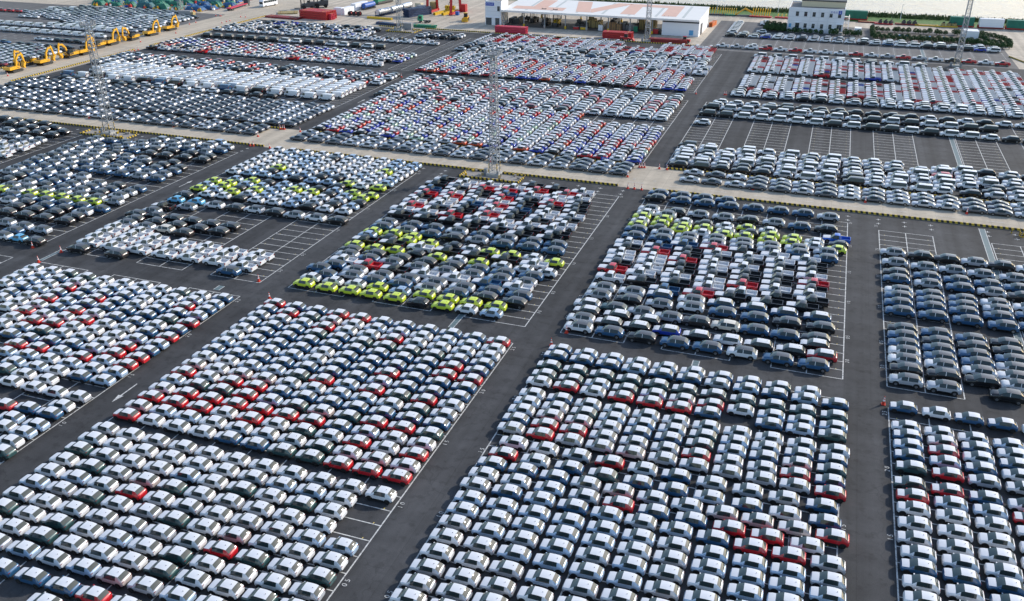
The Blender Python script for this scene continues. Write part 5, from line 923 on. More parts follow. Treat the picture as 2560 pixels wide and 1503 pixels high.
for k in range(7):
    x = -126.5 + 11.3 * k; roof_poly('skylight', [(x - .55, 376.5), (x + .55, 376.5), (x + .55, 400.5), (x - .55, 400.5)], 'roof_skylight', .02)
ORG = 'roof_orange'
roof_poly('roof_letter', [(-133.5, 378.5), (-110.5, 378.5), (-110.5, 384.5), (-133.5, 384.5)], ORG, .032); roof_poly('roof_letter', [(-125.5, 384.6), (-119, 384.6), (-119, 400), (-125.5, 400)], ORG, .032)
roof_poly('roof_letter', [(-104.6, 378.2), (-98.4, 378.2), (-102.8, 400), (-109.4, 400)], ORG, .032); roof_poly('roof_letter', [(-98.3, 378.2), (-97.2, 378.2), (-84.0, 400), (-91.0, 400), (-99.6, 385.0)], ORG, .032)
roof_poly('roof_letter', [(-85.4, 378.2), (-79.2, 378.2), (-79.2, 394.8), (-85.4, 394.8)], ORG, .032); roof_poly('roof_letter', [(-68.0, 378.2), (-61.8, 378.2), (-61.8, 394.8), (-68.0, 394.8)], ORG, .032); roof_poly('roof_letter', [(-85.4, 394.9), (-61.8, 394.9), (-61.8, 400), (-85.4, 400)], ORG, .032)
b = MB(); b.box((0, SY0 - OY - .12, SZ0 - .30), (SX1 - SX0, .2, .75), 'roof_white'); b.build('fascia', root)
for k in range(10):
    x = SX0 + .6 + (SX1 - SX0 - 1.2) * k / 9 - OX
    for y in (SY0 + 2.2, SY1 - 1.0):
        b = MB(); b.box((x, y - OY, 3.1 if y < 390 else 3.7), (.42, .42, 6.2 if y < 390 else 7.4), 'mid_grey'); b.box((x, y - OY, .6), (.7, .7, 1.2), 'yellow' if k % 2 else 'concrete_block'); b.build('column', root)
    b = MB(); b.add([(x - .12, SY0 - OY + .3, SZ0 - .95), (x + .12, SY0 - OY + .3, SZ0 - .95), (x + .12, SY1 - OY - .3, SZ1 - .95), (x - .12, SY1 - OY - .3, SZ1 - .95), (x - .12, SY0 - OY + .3, SZ0 - .40), (x + .12, SY0 - OY + .3, SZ0 - .40), (x + .12, SY1 - OY - .3, SZ1 - .40), (x - .12, SY1 - OY - .3, SZ1 - .40)], [(0, 3, 2, 1), (4, 5, 6, 7), (0, 1, 5, 4), (1, 2, 6, 5), (2, 3, 7, 6), (3, 0, 4, 7)], 'mid_grey'); b.build('roof_beam', root)
b = MB(); b.box((SX1 - OX - 7.6, SY0 - OY + 1.4, 2.6), (15, .25, 5.2), 'white_wall'); b.box((SX1 - OX - 7.6, SY0 - OY + 1.42, 5.72), (15, .22, 1.0), 'dark_grey'); b.build('end_wall', root)
b = MB(); b.prism([(SY0 - OY + 1.6, 0), (SY1 - OY - .3, 0), (SY1 - OY - .3, SZ1 - .4), (SY0 - OY + 1.6, SZ0 - .4)], 'x', SX1 - OX - .3, SX1 - OX - .05, 'white_wall'); b.build('side_wall', root)
b = MB(); b.box((SX1 - OX - .0, -6, 2.2), (.2, 4.2, 4.4), 'dark_grey'); b.build('side_door', root)
b = MB(); b.box((SX1 - OX - 3.0, SY0 - OY + 1.24, 1.5), (1.7, .06, 2.0), 'sign_light'); b.build('notice_board', root)
tag(root, 'long open shed with white roof and faded orange roof letters', 'shed')
fl = MB(); fl.quad([(SX0, SY0 + 1, .012), (SX1 - .3, SY0 + 1, .012), (SX1 - .3, SY1, .012), (SX0, SY1, .012)], 'asphalt_old'); tag(fl.build('shed_floor', fix=False), kind='structure')
# items under the shed
def forklift(x, y, rz, label, body='yellow', s=1.0, mast_h=3.4):
    root = empty('forklift', (x, y, .02), rz); root.scale = (s,) * 3
    b = MB(); b.prism([(-1.3, .35), (.9, .35), (.9, .95), (.1, 1.0), (-.2, 1.25), (-1.4, 1.25)], 'y', -.6, .6, body); b.build('body', root)
    b = MB()
    for sx in (-.55, .55):
        for sy in (-.5, .5): b.tube((sx - .1, sy, 1.0), (sx * .8, sy, 2.25), .05, 'black_paint', 4)
    b.box((0, 0, 2.3), (1.3, 1.15, .08), 'dark_grey'); b.box((-.35, 0, 1.35), (.5, .5, .25), 'black_paint'); b.build('cab_guard', root)
    b = MB()
    for sy in (-.42, .42): b.box((1.05, sy, mast_h / 2 + .15), (.16, .12, mast_h), 'dark_grey')
    for z in (.5, 1.6, mast_h): b.box((1.05, 0, z), (.12, .9, .12), 'dark_grey')
    b.build('lift_mast', root)
    b = MB()
    for sy in (-.3, .3): b.box((1.75, sy, .2), (1.2, .12, .06), 'dark_grey')
    b.box((1.16, 0, .5), (.06, 1.0, .6), 'dark_grey'); b.build('fork', root)
    for sx, r in ((-.85, .32), (.6, .38)):
        for sy in (-.58, .58):
            b = MB(); b.tube((sx, sy - .12, r), (sx, sy + .12, r), r, 'tyre', 10); b.build('wheel', root)
    tag(root, label, 'forklift', 'forklifts at the open shed')
forklift(-131.5, 391, R(200), 'small forklift deep inside shed at left end', 'dark_grey', 1.5); forklift(-126.6, 388.5, R(250), 'dark forklift between the first shed columns', 'dark_grey', 1.7)
forklift(-119.2, 382.5, R(265), 'large dark forklift standing in shed left half', 'dark_grey', 2.1); forklift(-114.2, 382, R(270), 'large forklift with yellow body in shed left half', 'yellow', 2.1)
forklift(-91.5, 396, R(250), 'dark forklift behind the crates in shed centre', 'dark_grey', 2.0); forklift(-78.4, 391, R(250), 'dark forklift behind the teal cabinet', 'dark_grey', 2.0); forklift(-65.9, 381, R(270), 'grey forklift at the right end of shed', 'mid_grey', 2.0)
def crate_pile(x, y, w, d, h, key, label, n=5, cat='crates'):
    root = empty('crate_pile', (x, y, .02))
    for i in range(n):
        hh = h * rng.uniform(.45, 1); b = MB(); cw, cd = w / 3.2, d / 2.2
        b.box((0, 0, hh / 2), (cw, cd, hh), key)
        for t in (-.5, 0, .5): b.box((t * cw * .9, 0, hh / 2), (.1, cd + .06, hh + .04), 'dark_grey')
        b.build('crate', root, ((i % 3 - 1) * w / 3, (i // 3 - .5) * d / 2, 0), rng.uniform(-.08, .08))
    tag(root, label, cat, 'piles under the open shed')
crate_pile(-103.0, 385, 6, 5, 2.6, 'dark_grey', 'dark machinery pile left of white cabinet in shed', 6); crate_pile(-98.0, 386, 6, 6, 4.6, 'khaki', 'tall brown heap of goods in shed centre', 6); crate_pile(-88.0, 380.5, 6.5, 4, 3.4, 'wood', 'brown crates in front row of shed', 6)
crate_pile(-82.5, 384, 6, 5, 3.0, 'mid_grey', 'grey crates right of the brown crates in shed', 6); crate_pile(-75, 388, 7, 6, 4.4, 'khaki', 'brown heap at the right half of shed', 6); crate_pile(-134, 386, 5, 7, 2.8, 'dark_grey', 'dark bins at left end of shed', 6)
def cabinet(x, y, d, key, label, name='storage_cabinet'):
    root = empty(name, (x, y, .02)); b = MB(); b.box((0, 0, d[2] / 2), d, key); b.build('casing', root)
    for t in (-.25, .25):
        b = MB(); b.box((t * d[0], -d[1] / 2 - .02, d[2] * .5), (d[0] * .46, .04, d[2] * .88), key); b.build('door', root)
    b = MB(); b.box((0, 0, d[2] + .05), (d[0] + .12, d[1] + .12, .1), 'mid_grey'); b.build('lid', root)
    tag(root, label, 'cabinet', 'cabinets at the open shed')
cabinet(-93.2, 377.4, (1.9, 1.2, 2.2), 'white_wall', 'white cabinet in front of the brown shed heap'); cabinet(-78.4, 378.6, (1.7, 1.3, 2.3), 'green', 'teal cabinet in the right half of shed'); cabinet(-103.8, 376.8, (2.4, 1.1, 1.0), 'red', 'low red bin at shed front edge'); cabinet(-100.7, 376.8, (2.3, 1.1, 1.0), 'yellow', 'low yellow bin at shed front edge'); cabinet(-69.8, 377.5, (2.6, 2.0, 1.9), 'red', 'red and green unit at right end of shed')

# ------------------------------------------------------------------ office at the shed's left end
def window(root, x, y, z, w, h, rows=2, cols=2, depth=.10, facing=-1):
    """frame, panes set back; on a wall facing -y"""
    b = MB(); t = .07
    b.box((x - w/2, y + facing * .03, z), (t, .12, h), 'mid_grey'); b.box((x + w/2, y + facing * .03, z), (t, .12, h), 'mid_grey'); b.box((x, y + facing * .03, z + h/2), (w + t, .12, t), 'mid_grey'); b.box((x, y + facing * .03, z - h/2), (w + t + .1, .18, t), 'mid_grey')
    b.box((x, y + facing * .02, z), (t * .7, .08, h), 'mid_grey'); b.box((x, y + facing * .02, z + h * .12), (w, .08, t * .7), 'mid_grey')
    f = b.build('window', root)
    for s in (-1, 1):
        for u0, u1 in ((-.5, .12), (.12, .5)):
            b = MB(); zz = z + h * (u0 + u1) / 2; b.box((x + s * w / 4, y + facing * .006, zz), (w / 2 - t * .6, .012, h * (u1 - u0) - t * .6), 'glass'); b.build('pane', f)
root = empty('office_building', (-141, 379.5, 0))
b = MB(); b.box((0, 0, 4.9), (7.4, 9.0, 9.8), 'white_wall'); b.build('wall', root)
b = MB(); b.box((0, 0, 9.85), (7.0, 8.6, .14), 'grey_roof'); 
for s in (-1, 1): b.box((s * 3.62, 0, 10.0), (.18, 9.04, .5), 'white_wall'); b.box((0, s * 4.42, 10.0), (7.42, .18, .5), 'white_wall')
b.build('roof', root)
for z in (2.6, 4.2, 5.8, 7.4): b = MB(); b.box((0, -4.505, z), (7.3, .012, .04), 'mid_grey'); b.build('panel_joint', root)
window(root, 2.5, -4.5, 7.0, 1.1, 2.0)
for x, w in ((-2.1, 2.6), (1.9, 1.9)):
    b = MB(); b.box((x, -4.52, 1.55), (w, .06, 3.0), 'dark_grey'); d = b.build('roller_door', root)
    for k in range(5): b = MB(); b.box((x, -4.56, .5 + .5 * k), (w - .1, .02, .05), 'mid_grey'); b.build('door_rib', d)
    b = MB(); b.box((x, -4.8, 3.25), (w + .5, .7, .12), 'white_wall'); b.build('door_canopy', root)
b = MB(); b.box((-1.55, -4.56, 8.75), (3.9, .1, 1.35), 'sign_blue'); sg = b.build('sign_board', root)
me = TXT['大件作业区']; o = link('sign_text', me, sg, (-1.55, -4.625, 8.75)); o.rotation_euler = (R(90), 0, 0)
tag(root, 'two storey white office with blue sign beside open shed', 'building')

# ------------------------------------------------------------------ white two storey substation building
root = empty('substation_building', (-7.5, 411, 0)); W2, D2, H2 = 22.3, 20.0, 9.35
b = MB(); b.box((0, 0, H2 / 2), (W2, D2, H2), 'white_wall'); b.build('wall', root)
b = MB(); b.box((0, 0, H2 + .03), (W2 - .5, D2 - .5, .1), 'grey_roof')
for s in (-1, 1): b.box((s * (W2/2 - .12), 0, H2 + .25), (.24, D2 + .02, .5), 'white_wall'); b.box((0, s * (D2/2 - .12), H2 + .25), (W2 + .02, .24, .5), 'white_wall')
b.build('roof', root)
b = MB(); b.box((2.2, 3.2, H2 + 1.3), (17.6, 12, 2.4), 'cream'); b.box((2.2, 3.2, H2 + 2.6), (18.0, 12.4, .5), 'dark_grey'); b.build('roof_storey', root)
for i in range(6):
    window(root, -7.6 + 3.35 * i, -D2/2, 7.35, 1.15, 1.75)
for x in (-3.9, -.7, 2.7, 6.0): window(root, x, -D2/2, 2.75, 1.15, 1.75)
for x, w in ((-7.1, 1.6), (9.6, 1.9)):
    b = MB(); b.box((x, -D2/2 - .03, 2.35), (w, .08, 2.7), 'dark_grey' if x < 0 else 'mid_grey'); d = b.build('door', root)
    for s in (-1, 1): b = MB(); b.box((x + s * w / 4, -D2/2 - .075, 2.45), (w / 2 - .16, .02, 2.2), 'glass'); b.build('pane', d)
    b = MB(); b.box((x, -D2/2 - .55, 3.95), (w + .8, 1.1, .14), 'white_wall'); b.build('door_canopy', root)
    b = MB(); b.box((x, -D2/2 - 1.0, .5), (w + 1.2, 2.0, 1.0), 'concrete_block'); 
    for k in range(4): b.box((x - w / 2 - 1.0 - .35 * k, -D2/2 - 1.0, .5 - .125 * k - .06), (.35, 1.6, 1.0 - .25 * k - .12), 'concrete_block')
    for t in (-1, 1): b.tube((x + t * (w/2 + .55), -D2/2 - 1.95, 1.0), (x + t * (w/2 + .55), -D2/2 - 1.95, 1.9), .03, 'aluminium', 4)
    b.tube((x - w/2 - .55, -D2/2 - 1.95, 1.9), (x + w/2 + .55, -D2/2 - 1.95, 1.9), .03, 'aluminium', 4); b.build('steps', root)
for z in (1.2, 2.9, 4.6, 6.2, 8.3): b = MB(); b.box((0, -D2/2 - .004, z), (W2 - .1, .012, .035), 'mid_grey'); b.build('panel_joint', root)
for x in (-2.3, 1.0, 4.8): b = MB(); b.tube((x, -D2/2 - .08, 0), (x, -D2/2 - .08, H2), .05, 'aluminium', 5); b.build('down_pipe', root)
for x in (-2.7, ): b = MB(); b.box((x, -D2/2 - .25, 1.9), (.8, .4, .6), 'white_wall'); b.build('air_conditioner', root)
b = MB(); b.box((7.6, -D2/2 - .04, 8.55), (4.7, .08, 1.25), 'white_wall'); sb = b.build('sign_board', root)
b = MB(); b.box((9.25, -D2/2 - .10, 8.55), (1.35, .05, 1.4), 'sign_blue'); b.build('sign_panel', sb)
me = TXT['变电站']; o = link('sign_text', me, sb, (6.85, -D2/2 - .09, 8.5)); o.rotation_euler = (R(90), 0, 0)
me = TXT['2']; o = link('sign_text', me, sb, (9.25, -D2/2 - .135, 8.52)); o.rotation_euler = (R(90), 0, 0)
b = MB(); b.box((-10.0, -D2/2 - .03, 2.6), (1.0, .05, 1.5), 'sign_light'); b.build('notice_board', root)
b = MB()    # outside stair on the right
for k in range(12): b.box((W2/2 + 1.2, -2 + .6 * k, .4 + .37 * k), (1.4, .6, .12), 'concrete_block')
for y in (-2, 1.6, 5): b.box((W2/2 + 2.1, y, 2.2), (.25, .25, 4.4), 'white_wall'); b.box((W2/2 + .9, y, 3.4), (2.4, .2, .2), 'white_wall')
b.box((W2/2 + 1.2, 5.6, 4.9), (2.2, 2.6, .2), 'concrete_block'); b.tube((W2/2 + 2.0, -2, 1.6), (W2/2 + 2.0, 5, 5.9), .05, 'aluminium', 4); b.build('stair', root)
tag(root, 'two storey white substation building with blue sign and number two', 'building')
def container(x, y, d, key, label, rz=0.0, name='shipping_container', cat='container', group='containers at the far edge', base=None, ribs=True):
    root = empty(name, (x, y, .02), rz); zb = .7 if base else .05
    b = MB(); b.box((0, 0, zb + d[2] / 2), d, key)
    if ribs:
        n = int(d[0] / .5)
        for i in range(n): 
            for s in (-1, 1): b.box((-d[0]/2 + (i + .5) * d[0] / n, s * (d[1]/2 + .015), zb + d[2] / 2), (.2, .03, d[2] - .25), key)
    b.build('box_body', root)
    b = MB()
    for s in (-1, 1): b.box((d[0]/2 + .02, s * d[1] / 4, zb + d[2] / 2), (.04, d[1] / 2 - .08, d[2] - .16), key); b.tube((d[0]/2 + .06, s * .2, zb + .2), (d[0]/2 + .06, s * .2, zb + d[2] - .2), .03, 'mid_grey', 4)
    b.build('door_end', root)
    if base:
        b = MB(); b.box((0, 0, .45), (d[0] + .6, d[1] + .1, .4), base); b.box((-d[0]/2 - .2, 0, .8), (.2, d[1], 1.2), base); b.box((d[0]/2 + .2, 0, .8), (.2, d[1], 1.2), base); b.build('flat_rack', root)
    tag(root, label, cat, group)
container(9.6, 403.5, (2.6, 4.2, 2.6), 'white_wall', 'small white hut right of the substation stair', 0, 'hut', 'hut', None, None, False)
container(52.6, 408.5, (5.4, 6.0, 3.2), 'white_wall', 'white control hut beside far mast and shrubs', 0, 'hut', 'hut', None, None, False)
container(7.0, 443.5, (13, 3, 3.3), 'tarp_green', 'green tarped load behind substation by the river', 0, 'tarped_load', 'load', 'loads on flat racks by river', 'red', False)
container(52.0, 438.5, (9.5, 3, 3.4), 'tarp_green', 'green tarped load left of the white crate by river', 0, 'tarped_load', 'load', 'loads on flat racks by river', 'red', False)
container(63.4, 437.5, (9.4, 3, 3.4), 'white_wall', 'white wrapped crate on red flat rack by river', R(4), 'wrapped_crate', 'crate', 'loads on flat racks by river', 'deep_red', False)
container(74.5, 438.0, (10.0, 3, 3.2), 'tarp_green', 'green tarped load at right edge by river', 0, 'tarped_load', 'load', 'loads on flat racks by river', 'red', False)
def flat_rack(x, y, L, key, label, rz=0.0, load=None, n=1):
    root = empty('flat_rack', (x, y, .02), rz)
    for k in range(n):
        b = MB(); z = .35 + .62 * k
        for s in (-1, 1): b.box((0, s * 1.1, z), (L, .22, .4), key); b.box((s * (L/2 - .1), 0, z + .05), (.25, 2.4, .55), key)
        b.box((0, 0, z + .14), (L - .3, 2.0, .08), 'wood' if key in ('deep_red', 'yellow') else key); b.build('deck', root)
    if load:
        for i in range(3):
            b = MB(); b.box((0, 0, .55), (1.3, 1.5, 1.1), load); b.tube((-.4, 0, 1.1), (.5, 0, 1.5), .3, 'black_paint', 8); b.build('machine_part', root, ((i - 1) * 2.2 + L * .1, 0, .5), rng.random())
    tag(root, label, 'flat rack', 'flat racks lying on the far apron')
flat_rack(14.5, 437, 9, 'deep_red', 'dark red flat rack just right of the substation', 0); flat_rack(20.5, 434, 7.5, 'red', 'bright red flat rack with dark machine parts', 0, 'dark_grey'); flat_rack(30, 436, 9.5, 'deep_red', 'brown red flat rack behind the shrub hedge', R(-3), 'dark_grey')
flat_rack(38, 435.5, 9, 'yellow', 'yellow flat rack behind the shrub hedge', R(-3)); flat_rack(46, 435.2, 8.5, 'yellow', 'yellow flat rack left of the green tarped loads', R(4), 'khaki')

# ------------------------------------------------------------------ far apron: gantry, tanks, stacks, vehicles
root = empty('gantry_crane', (-175.5, 401, 0))
for sx in (-6, 6):
    for y, lean in ((-6.5, .8), (5.5, -.8)):
        b = MB(); b.tube((sx, y, 0), (sx, y + lean * 2.2, 14), .75, 'red', 4, r2=.6, smooth=False); b.build('leg', root)
    b = MB(); b.box((sx, -.5, .55), (1.0, 14.5, .9), 'red'); b.build('sill_beam', root)
    b = MB(); b.box((sx, 0, 14.2), (1.2, 9.5, 1.1), 'red'); b.build('end_beam', root)
for y in (-2.5, 2.5): b = MB(); b.box((0, y, 15.2), (34, .9, 1.5), 'red'); b.build('main_girder', root)
b = MB(); b.box((3, 0, 13.6), (3, 3, 1.6), 'dark_grey'); b.build('trolley', root)
tag(root, 'red gantry crane straddling yellow spreaders at top of picture', 'crane')
def beam_stack(x, y, L, n, rows, key, label, rz=0.0, sec=(.75, .55), cat='steel beams'):
    root = empty('beam_stack', (x, y, .02), rz); b = MB(); w, h = sec
    b.box((0, 0, h / 2), (L, w * .9, h * .16), key); b.box((0, 0, h * .08), (L, w * .9, h * .16), key); b.box((0, 0, h * .92), (L, w * .9, h * .16), key); b.box((0, w * .38, h / 2), (L, w * .10, h * .9), key); b.box((0, -w * .38, h / 2), (L, w * .10, h * .9), key)
    me = b.mesh('beam')
    for r in range(rows):
        for i in range(n): link('beam', me, root, (rng.uniform(-.15, .15), (i - (n - 1) / 2) * w * 1.05, r * (h + .12)))
    for r in range(rows):
        for t in (-.35, .35):
            b = MB(); b.box((t * L, 0, r * (h + .12) + h + .06), (.15, n * w, .1), 'wood'); b.build('spacer', root)
    tag(root, label, cat, 'stacks of steel on the far apron')
beam_stack(-223.5, 366.5, 15, 6, 4, 'red', 'tall red steel stack beside the white containers', R(-6), (1.3, .8)); beam_stack(-238.5, 361.6, 18, 5, 1, 'deep_red', 'flat red beams at corner of concrete road', R(-6), (.9, .7)); beam_stack(-216.8, 365.2, 4, 3, 3, 'pink_red', 'pink ended beams next to tall red stack', R(-4), (1.1, .8))
beam_stack(-195.6, 373.2, 13, 1, 1, 'yellow', 'single long yellow beam on far apron', R(-4), (1.2, .9)); beam_stack(-126.5, 357.8, 13.5, 4, 4, 'pink_red', 'pink red stack of racks left of shed front', R(1), (.8, .62)); beam_stack(-82, 361.6, 12, 5, 4, 'red', 'red stack of racks in front of shed centre', R(2), (.8, .55))
beam_stack(-61, 358.4, 15, 4, 2, 'deep_red', 'long dark red beams right of far mast', R(2), (.8, .7)); beam_stack(-113.5, 355.9, 12, 2, 1, 'navy', 'blue flat beams along kerb before shed', 0, (.8, .4)); beam_stack(-88, 355.6, 11, 2, 1, 'navy', 'blue flat beams left of red machine', R(1), (.8, .4))
beam_stack(-184.5, 359.8, 12.5, 3, 2, 'navy', 'navy flat rack left of far mast island', R(-14), (.8, .45)); beam_stack(-166.8, 359.3, 10.5, 3, 2, 'green', 'green flat rack right of grey control box', R(2), (.8, .5)); beam_stack(-184, 389, 14, 3, 4, 'navy', 'navy stacked racks left of red gantry leg', R(66), (1.4, .8))
beam_stack(-175.6, 399, 14, 1, 1, 'yellow', 'yellow spreader beam under gantry, left one', R(80), (1.3, 1.2)); beam_stack(-171.8, 399, 13, 1, 1, 'yellow', 'yellow spreader beam under gantry, right one', R(80), (1.3, 1.2)); beam_stack(-50.0, 405.5, 8, 2, 3, 'orange', 'orange beams lying along shed side wall', R(84), (.8, .5))
root = empty('spreader_rig', (-173.6, 403.5, 0)); b = MB(); b.box((0, 0, 1.2), (5, 1.2, .5), 'yellow'); b.build('spreader_bar', root)
for k in range(4): b = MB(); b.tube((-1.8 + 1.2 * k, .6, 2.3), (-1.8 + 1.2 * k, -.6, 2.3), .85, 'yellow', 10); b.build('cable_drum', root)
b = MB(); b.tube((-1.5, 0, 2), (0, 0, 5), .1, 'dark_grey', 5); b.tube((1.5, 0, 2), (0, 0, 5), .1, 'dark_grey', 5); b.build('sling', root); tag(root, 'yellow lifting rig with drums under red gantry', 'lifting rig')
container(-172.2, 352.6, (5.2, 2.4, 2.6), 'mid_grey', 'grey control box on the far mast island', R(4), 'control_box', 'control box', None, None, False)
container(-217.3, 382.3, (2.6, 8.5, 3.0), 'white_wall', 'near white container left of tank containers', R(-4)); container(-219.4, 398.5, (2.6, 11.5, 3.0), 'white_wall', 'far white container behind near white container', R(-3)); container(-219.6, 379.0, (4.0, 2.6, 3.2), 'white_wall', 'white container end next to red steel stack', R(-3))
container(-217.5, 420, (2.8, 13, 3.2), 'green', 'pale green container at top of apron', R(-8), base='dark_grey'); container(-190.5, 405, (3, 3, 3.2), 'cream', 'cream crate behind the last tank container'); container(-187.5, 401, (4, 3, 2.8), 'mid_grey', 'grey machine housing left of gantry leg'); container(-183.5, 407, (3, 3.5, 3.8), 'khaki', 'brown machine crate behind left gantry leg')
container(-168.0, 407, (2.6, 2.6, 3.4), 'red', 'red cabin beside right gantry leg'); container(-166.8, 396, (1.6, 1.4, 1.6), 'blue', 'blue tank beside right gantry leg', 0, 'barrel_tank', 'tank', None, None, False)
def tank(x, y, L, key, base, label, rz):
    root = empty('tank_container', (x, y, .02), rz); b = MB(); b.tube((-L/2 + .2, 0, 1.9), (L/2 - .2, 0, 1.9), 1.25, key, 16); b.build('tank_shell', root)
    b = MB()
    for t in (-.3, .3): b.tube((t * L - .05, 0, 1.9), (t * L + .05, 0, 1.9), 1.29, 'mid_grey', 16)
    b.build('band', root); b = MB()
    for s in (-1, 1):
        for t in (-1, 1): b.box((s * L/2, t * 1.15, 1.1), (.2, .2, 2.2), base); b.box((0, t * 1.15, .35), (L, .2, .4), base)
        b.box((s * L/2, 0, .35), (.2, 2.3, .4), base)
    for k in range(6): b.box((-L/2 + (k + .5) * L / 6, 0, .7), (.2, 2.0, .8), base)
    b.build('frame', root); tag(root, label, 'tank', 'tank containers on the far apron')
tank(-199.2, 384.0, 9, 'aluminium', 'navy', 'nearest silver tank container on navy frame', R(80)); tank(-197.8, 394.5, 9.5, 'aluminium', 'navy', 'second silver tank container behind the first', R(86)); tank(-197.2, 404.5, 8, 'aluminium', 'navy', 'farthest silver tank container in the line', R(86)); tank(-215.2, 400, 9, 'blue', 'dark_grey', 'blue tank on dark frame left of silver tanks', R(84))
for i in range(3):
    root = empty('cable_reel', (-213.5 + 2.3 * i, 378.6, .02)); b = MB()
    b.tube((0, -.9, 1.0), (0, -.8, 1.0), 1.0, 'black_paint', 12); b.tube((0, .8, 1.0), (0, .9, 1.0), 1.0, 'black_paint', 12); b.build('flange', root); b = MB(); b.tube((0, -.8, 1.0), (0, .8, 1.0), .6, 'red', 10); b.build('drum', root)
    tag(root, '%s black and red cable reel in front of white containers' % ('left', 'middle', 'right')[i], 'cable reel', 'cable reels by the white containers')
def wheels(root, xs, y, r, key='tyre', w=.3):
    for x in xs:
        for s in (-1, 1): b = MB(); b.tube((x, s * y - w/2, r), (x, s * y + w/2, r), r, key, 12); b.tube((x, s * (y + w/2), r), (x, s * (y + w/2 + .01), r), r * .5, 'rim', 8); b.build('wheel', root)
def truck(x, y, rz, label, cabkey, bedkey, L=11, flat=True, name='flatbed_truck', cat='truck', group=None):
    root = empty(name, (x, y, .02), rz); b = MB()
    b.prism([(-L/2, .9), (-L/2 + 2.1, .9), (-L/2 + 2.1, 3.1), (-L/2 + .5, 3.1), (-L/2, 2.2)], 'y', -1.2, 1.2, cabkey); b.build('cab', root)
    b = MB(); b.quad([(-L/2 + .01, -1.05, 2.25), (-L/2 + .01, 1.05, 2.25), (-L/2 + .44, 1.05, 3.0), (-L/2 + .44, -1.05, 3.0)], 'glass'); b.build('windshield', root)
    for s in (-1, 1): b = MB(); b.box((-L/2 + 1.2, s * 1.205, 2.3), (1.1, .02, .8), 'glass'); b.build('side_window', root)
    b = MB(); b.box((1.0, 0, .85), (L - 2.6, 1.0, .35), 'dark_grey'); b.build('chassis', root)
    if flat: b = MB(); b.box((1.4, 0, 1.25), (L - 2.9, 2.5, .3), bedkey); b.build('flat_bed', root)
    wheels(root, (-L/2 + 1.1, L/2 - 2.6, L/2 - 1.2), 1.05, .5)
    tag(root, label, cat, group)
truck(-276.5, 381, R(98 - 180), 'red flatbed truck at edge of tarped cargo', 'dark_grey', 'pink_red', 20); truck(-172, 371, R(10), 'white terminal tractor without trailer on far apron', 'green', 'mid_grey', 6.2, False, 'terminal_tractor', 'tractor')
root = empty('coach_bus', (-266.6, 392, .02), R(82)); b = MB(); b.prism([(-5.3, .45), (5.3, .45), (5.3, 3.1), (4.9, 3.4), (-4.8, 3.4), (-5.3, 2.6)], 'y', -1.25, 1.25, 'white_wall'); b.build('body', root)
for s in (-1, 1):
    for k in range(6): b = MB(); b.box((-3.9 + 1.55 * k, s * 1.256, 2.45), (1.45, .02, 1.0), 'glass'); b.build('side_window', root)
b = MB(); b.quad([(-5.31, -1.1, 1.5), (-5.31, 1.1, 1.5), (-5.31, 1.1, 2.55), (-5.31, -1.1, 2.55)], 'glass'); b.build('windshield', root); b = MB(); b.box((0, 0, 3.45), (6, 1.6, .12), 'dark_grey'); b.build('roof_unit', root)
wheels(root, (-3.4, 3.2), 1.12, .48); tag(root, 'white coach driving on the far concrete apron', 'bus')
def loader(x, y, rz, label, key, s=1.0):
    root = empty('wheel_loader', (x, y, .02), rz); root.scale = (s,) * 3; b = MB(); b.prism([(-2.6, .8), (2.0, .8), (2.0, 1.5), (.4, 1.7), (-2.5, 1.9)], 'y', -.9, .9, key); b.build('body', root)
    b = MB(); b.box((.1, 0, 2.4), (1.5, 1.4, 1.5), 'black_paint'); b.box((.1, 0, 3.2), (1.7, 1.6, .12), key); b.build('cab', root)
    b = MB(); b.tube((1.4, -.6, 1.5), (3.1, -.6, .8), .16, key, 5); b.tube((1.4, .6, 1.5), (3.1, .6, .8), .16, key, 5); b.build('lift_arm', root)
    b = MB(); b.prism([(3.0, .3), (4.0, .25), (4.1, .5), (3.5, .9), (3.2, 1.5), (2.95, 1.3)], 'y', -1.3, 1.3, key); b.build('bucket', root)
    wheels(root, (-1.6, 1.5), .95, .7, w=.5); tag(root, label, 'loader')
loader(-156.6, 381.5, R(-75), 'yellow wheel loader left of the office building', 'machine_yellow', 1.1)
forklift(-243.2, 389.5, R(215), 'big dark machine near the coach, left one', 'dark_grey', 2.6, 2.0); forklift(-239.6, 396, R(215), 'big dark machine near the coach, right one', 'dark_grey', 2.8, 2.0)
loader(-77.5, 355.9, R(3), 'low red machine along kerb before shed', 'red', .9); loader(-54.5, 359.4, R(180), 'red machine at right end of dark red beams', 'red', .8)
beam_stack(-245, 375, 9, 5, 1, 'khaki', 'yellow plates with weeds behind flat red beams', R(30), (1.4, .5), 'plates')
root = empty('equipment_unit', (-283, 349.5, .02), R(10)); b = MB(); b.box((0, 0, 1.4), (6, 2.6, 2.8), 'mid_grey'); b.build('housing', root); b = MB(); b.box((3.6, 0, 1.2), (1.2, 2.2, 2.2), 'khaki'); b.tube((3.6, -1.2, 1.4), (3.6, -1.2, 3.2), .12, 'steel', 5); b.build('pump', root); tag(root, 'grey equipment unit at end of far left yard', 'equipment')
root = empty('orange_pipe_stack', (-289, 358.5, .02), R(8))
for k in range(5): b = MB(); b.tube((-3.5, (k % 3 - 1) * .75, .4 + .65 * (k // 3)), (3.5, (k % 3 - 1) * .75, .4 + .65 * (k // 3)), .38, 'orange', 10); b.build('pipe', root)
tag(root, 'orange pipes beside the far left mast', 'pipes')
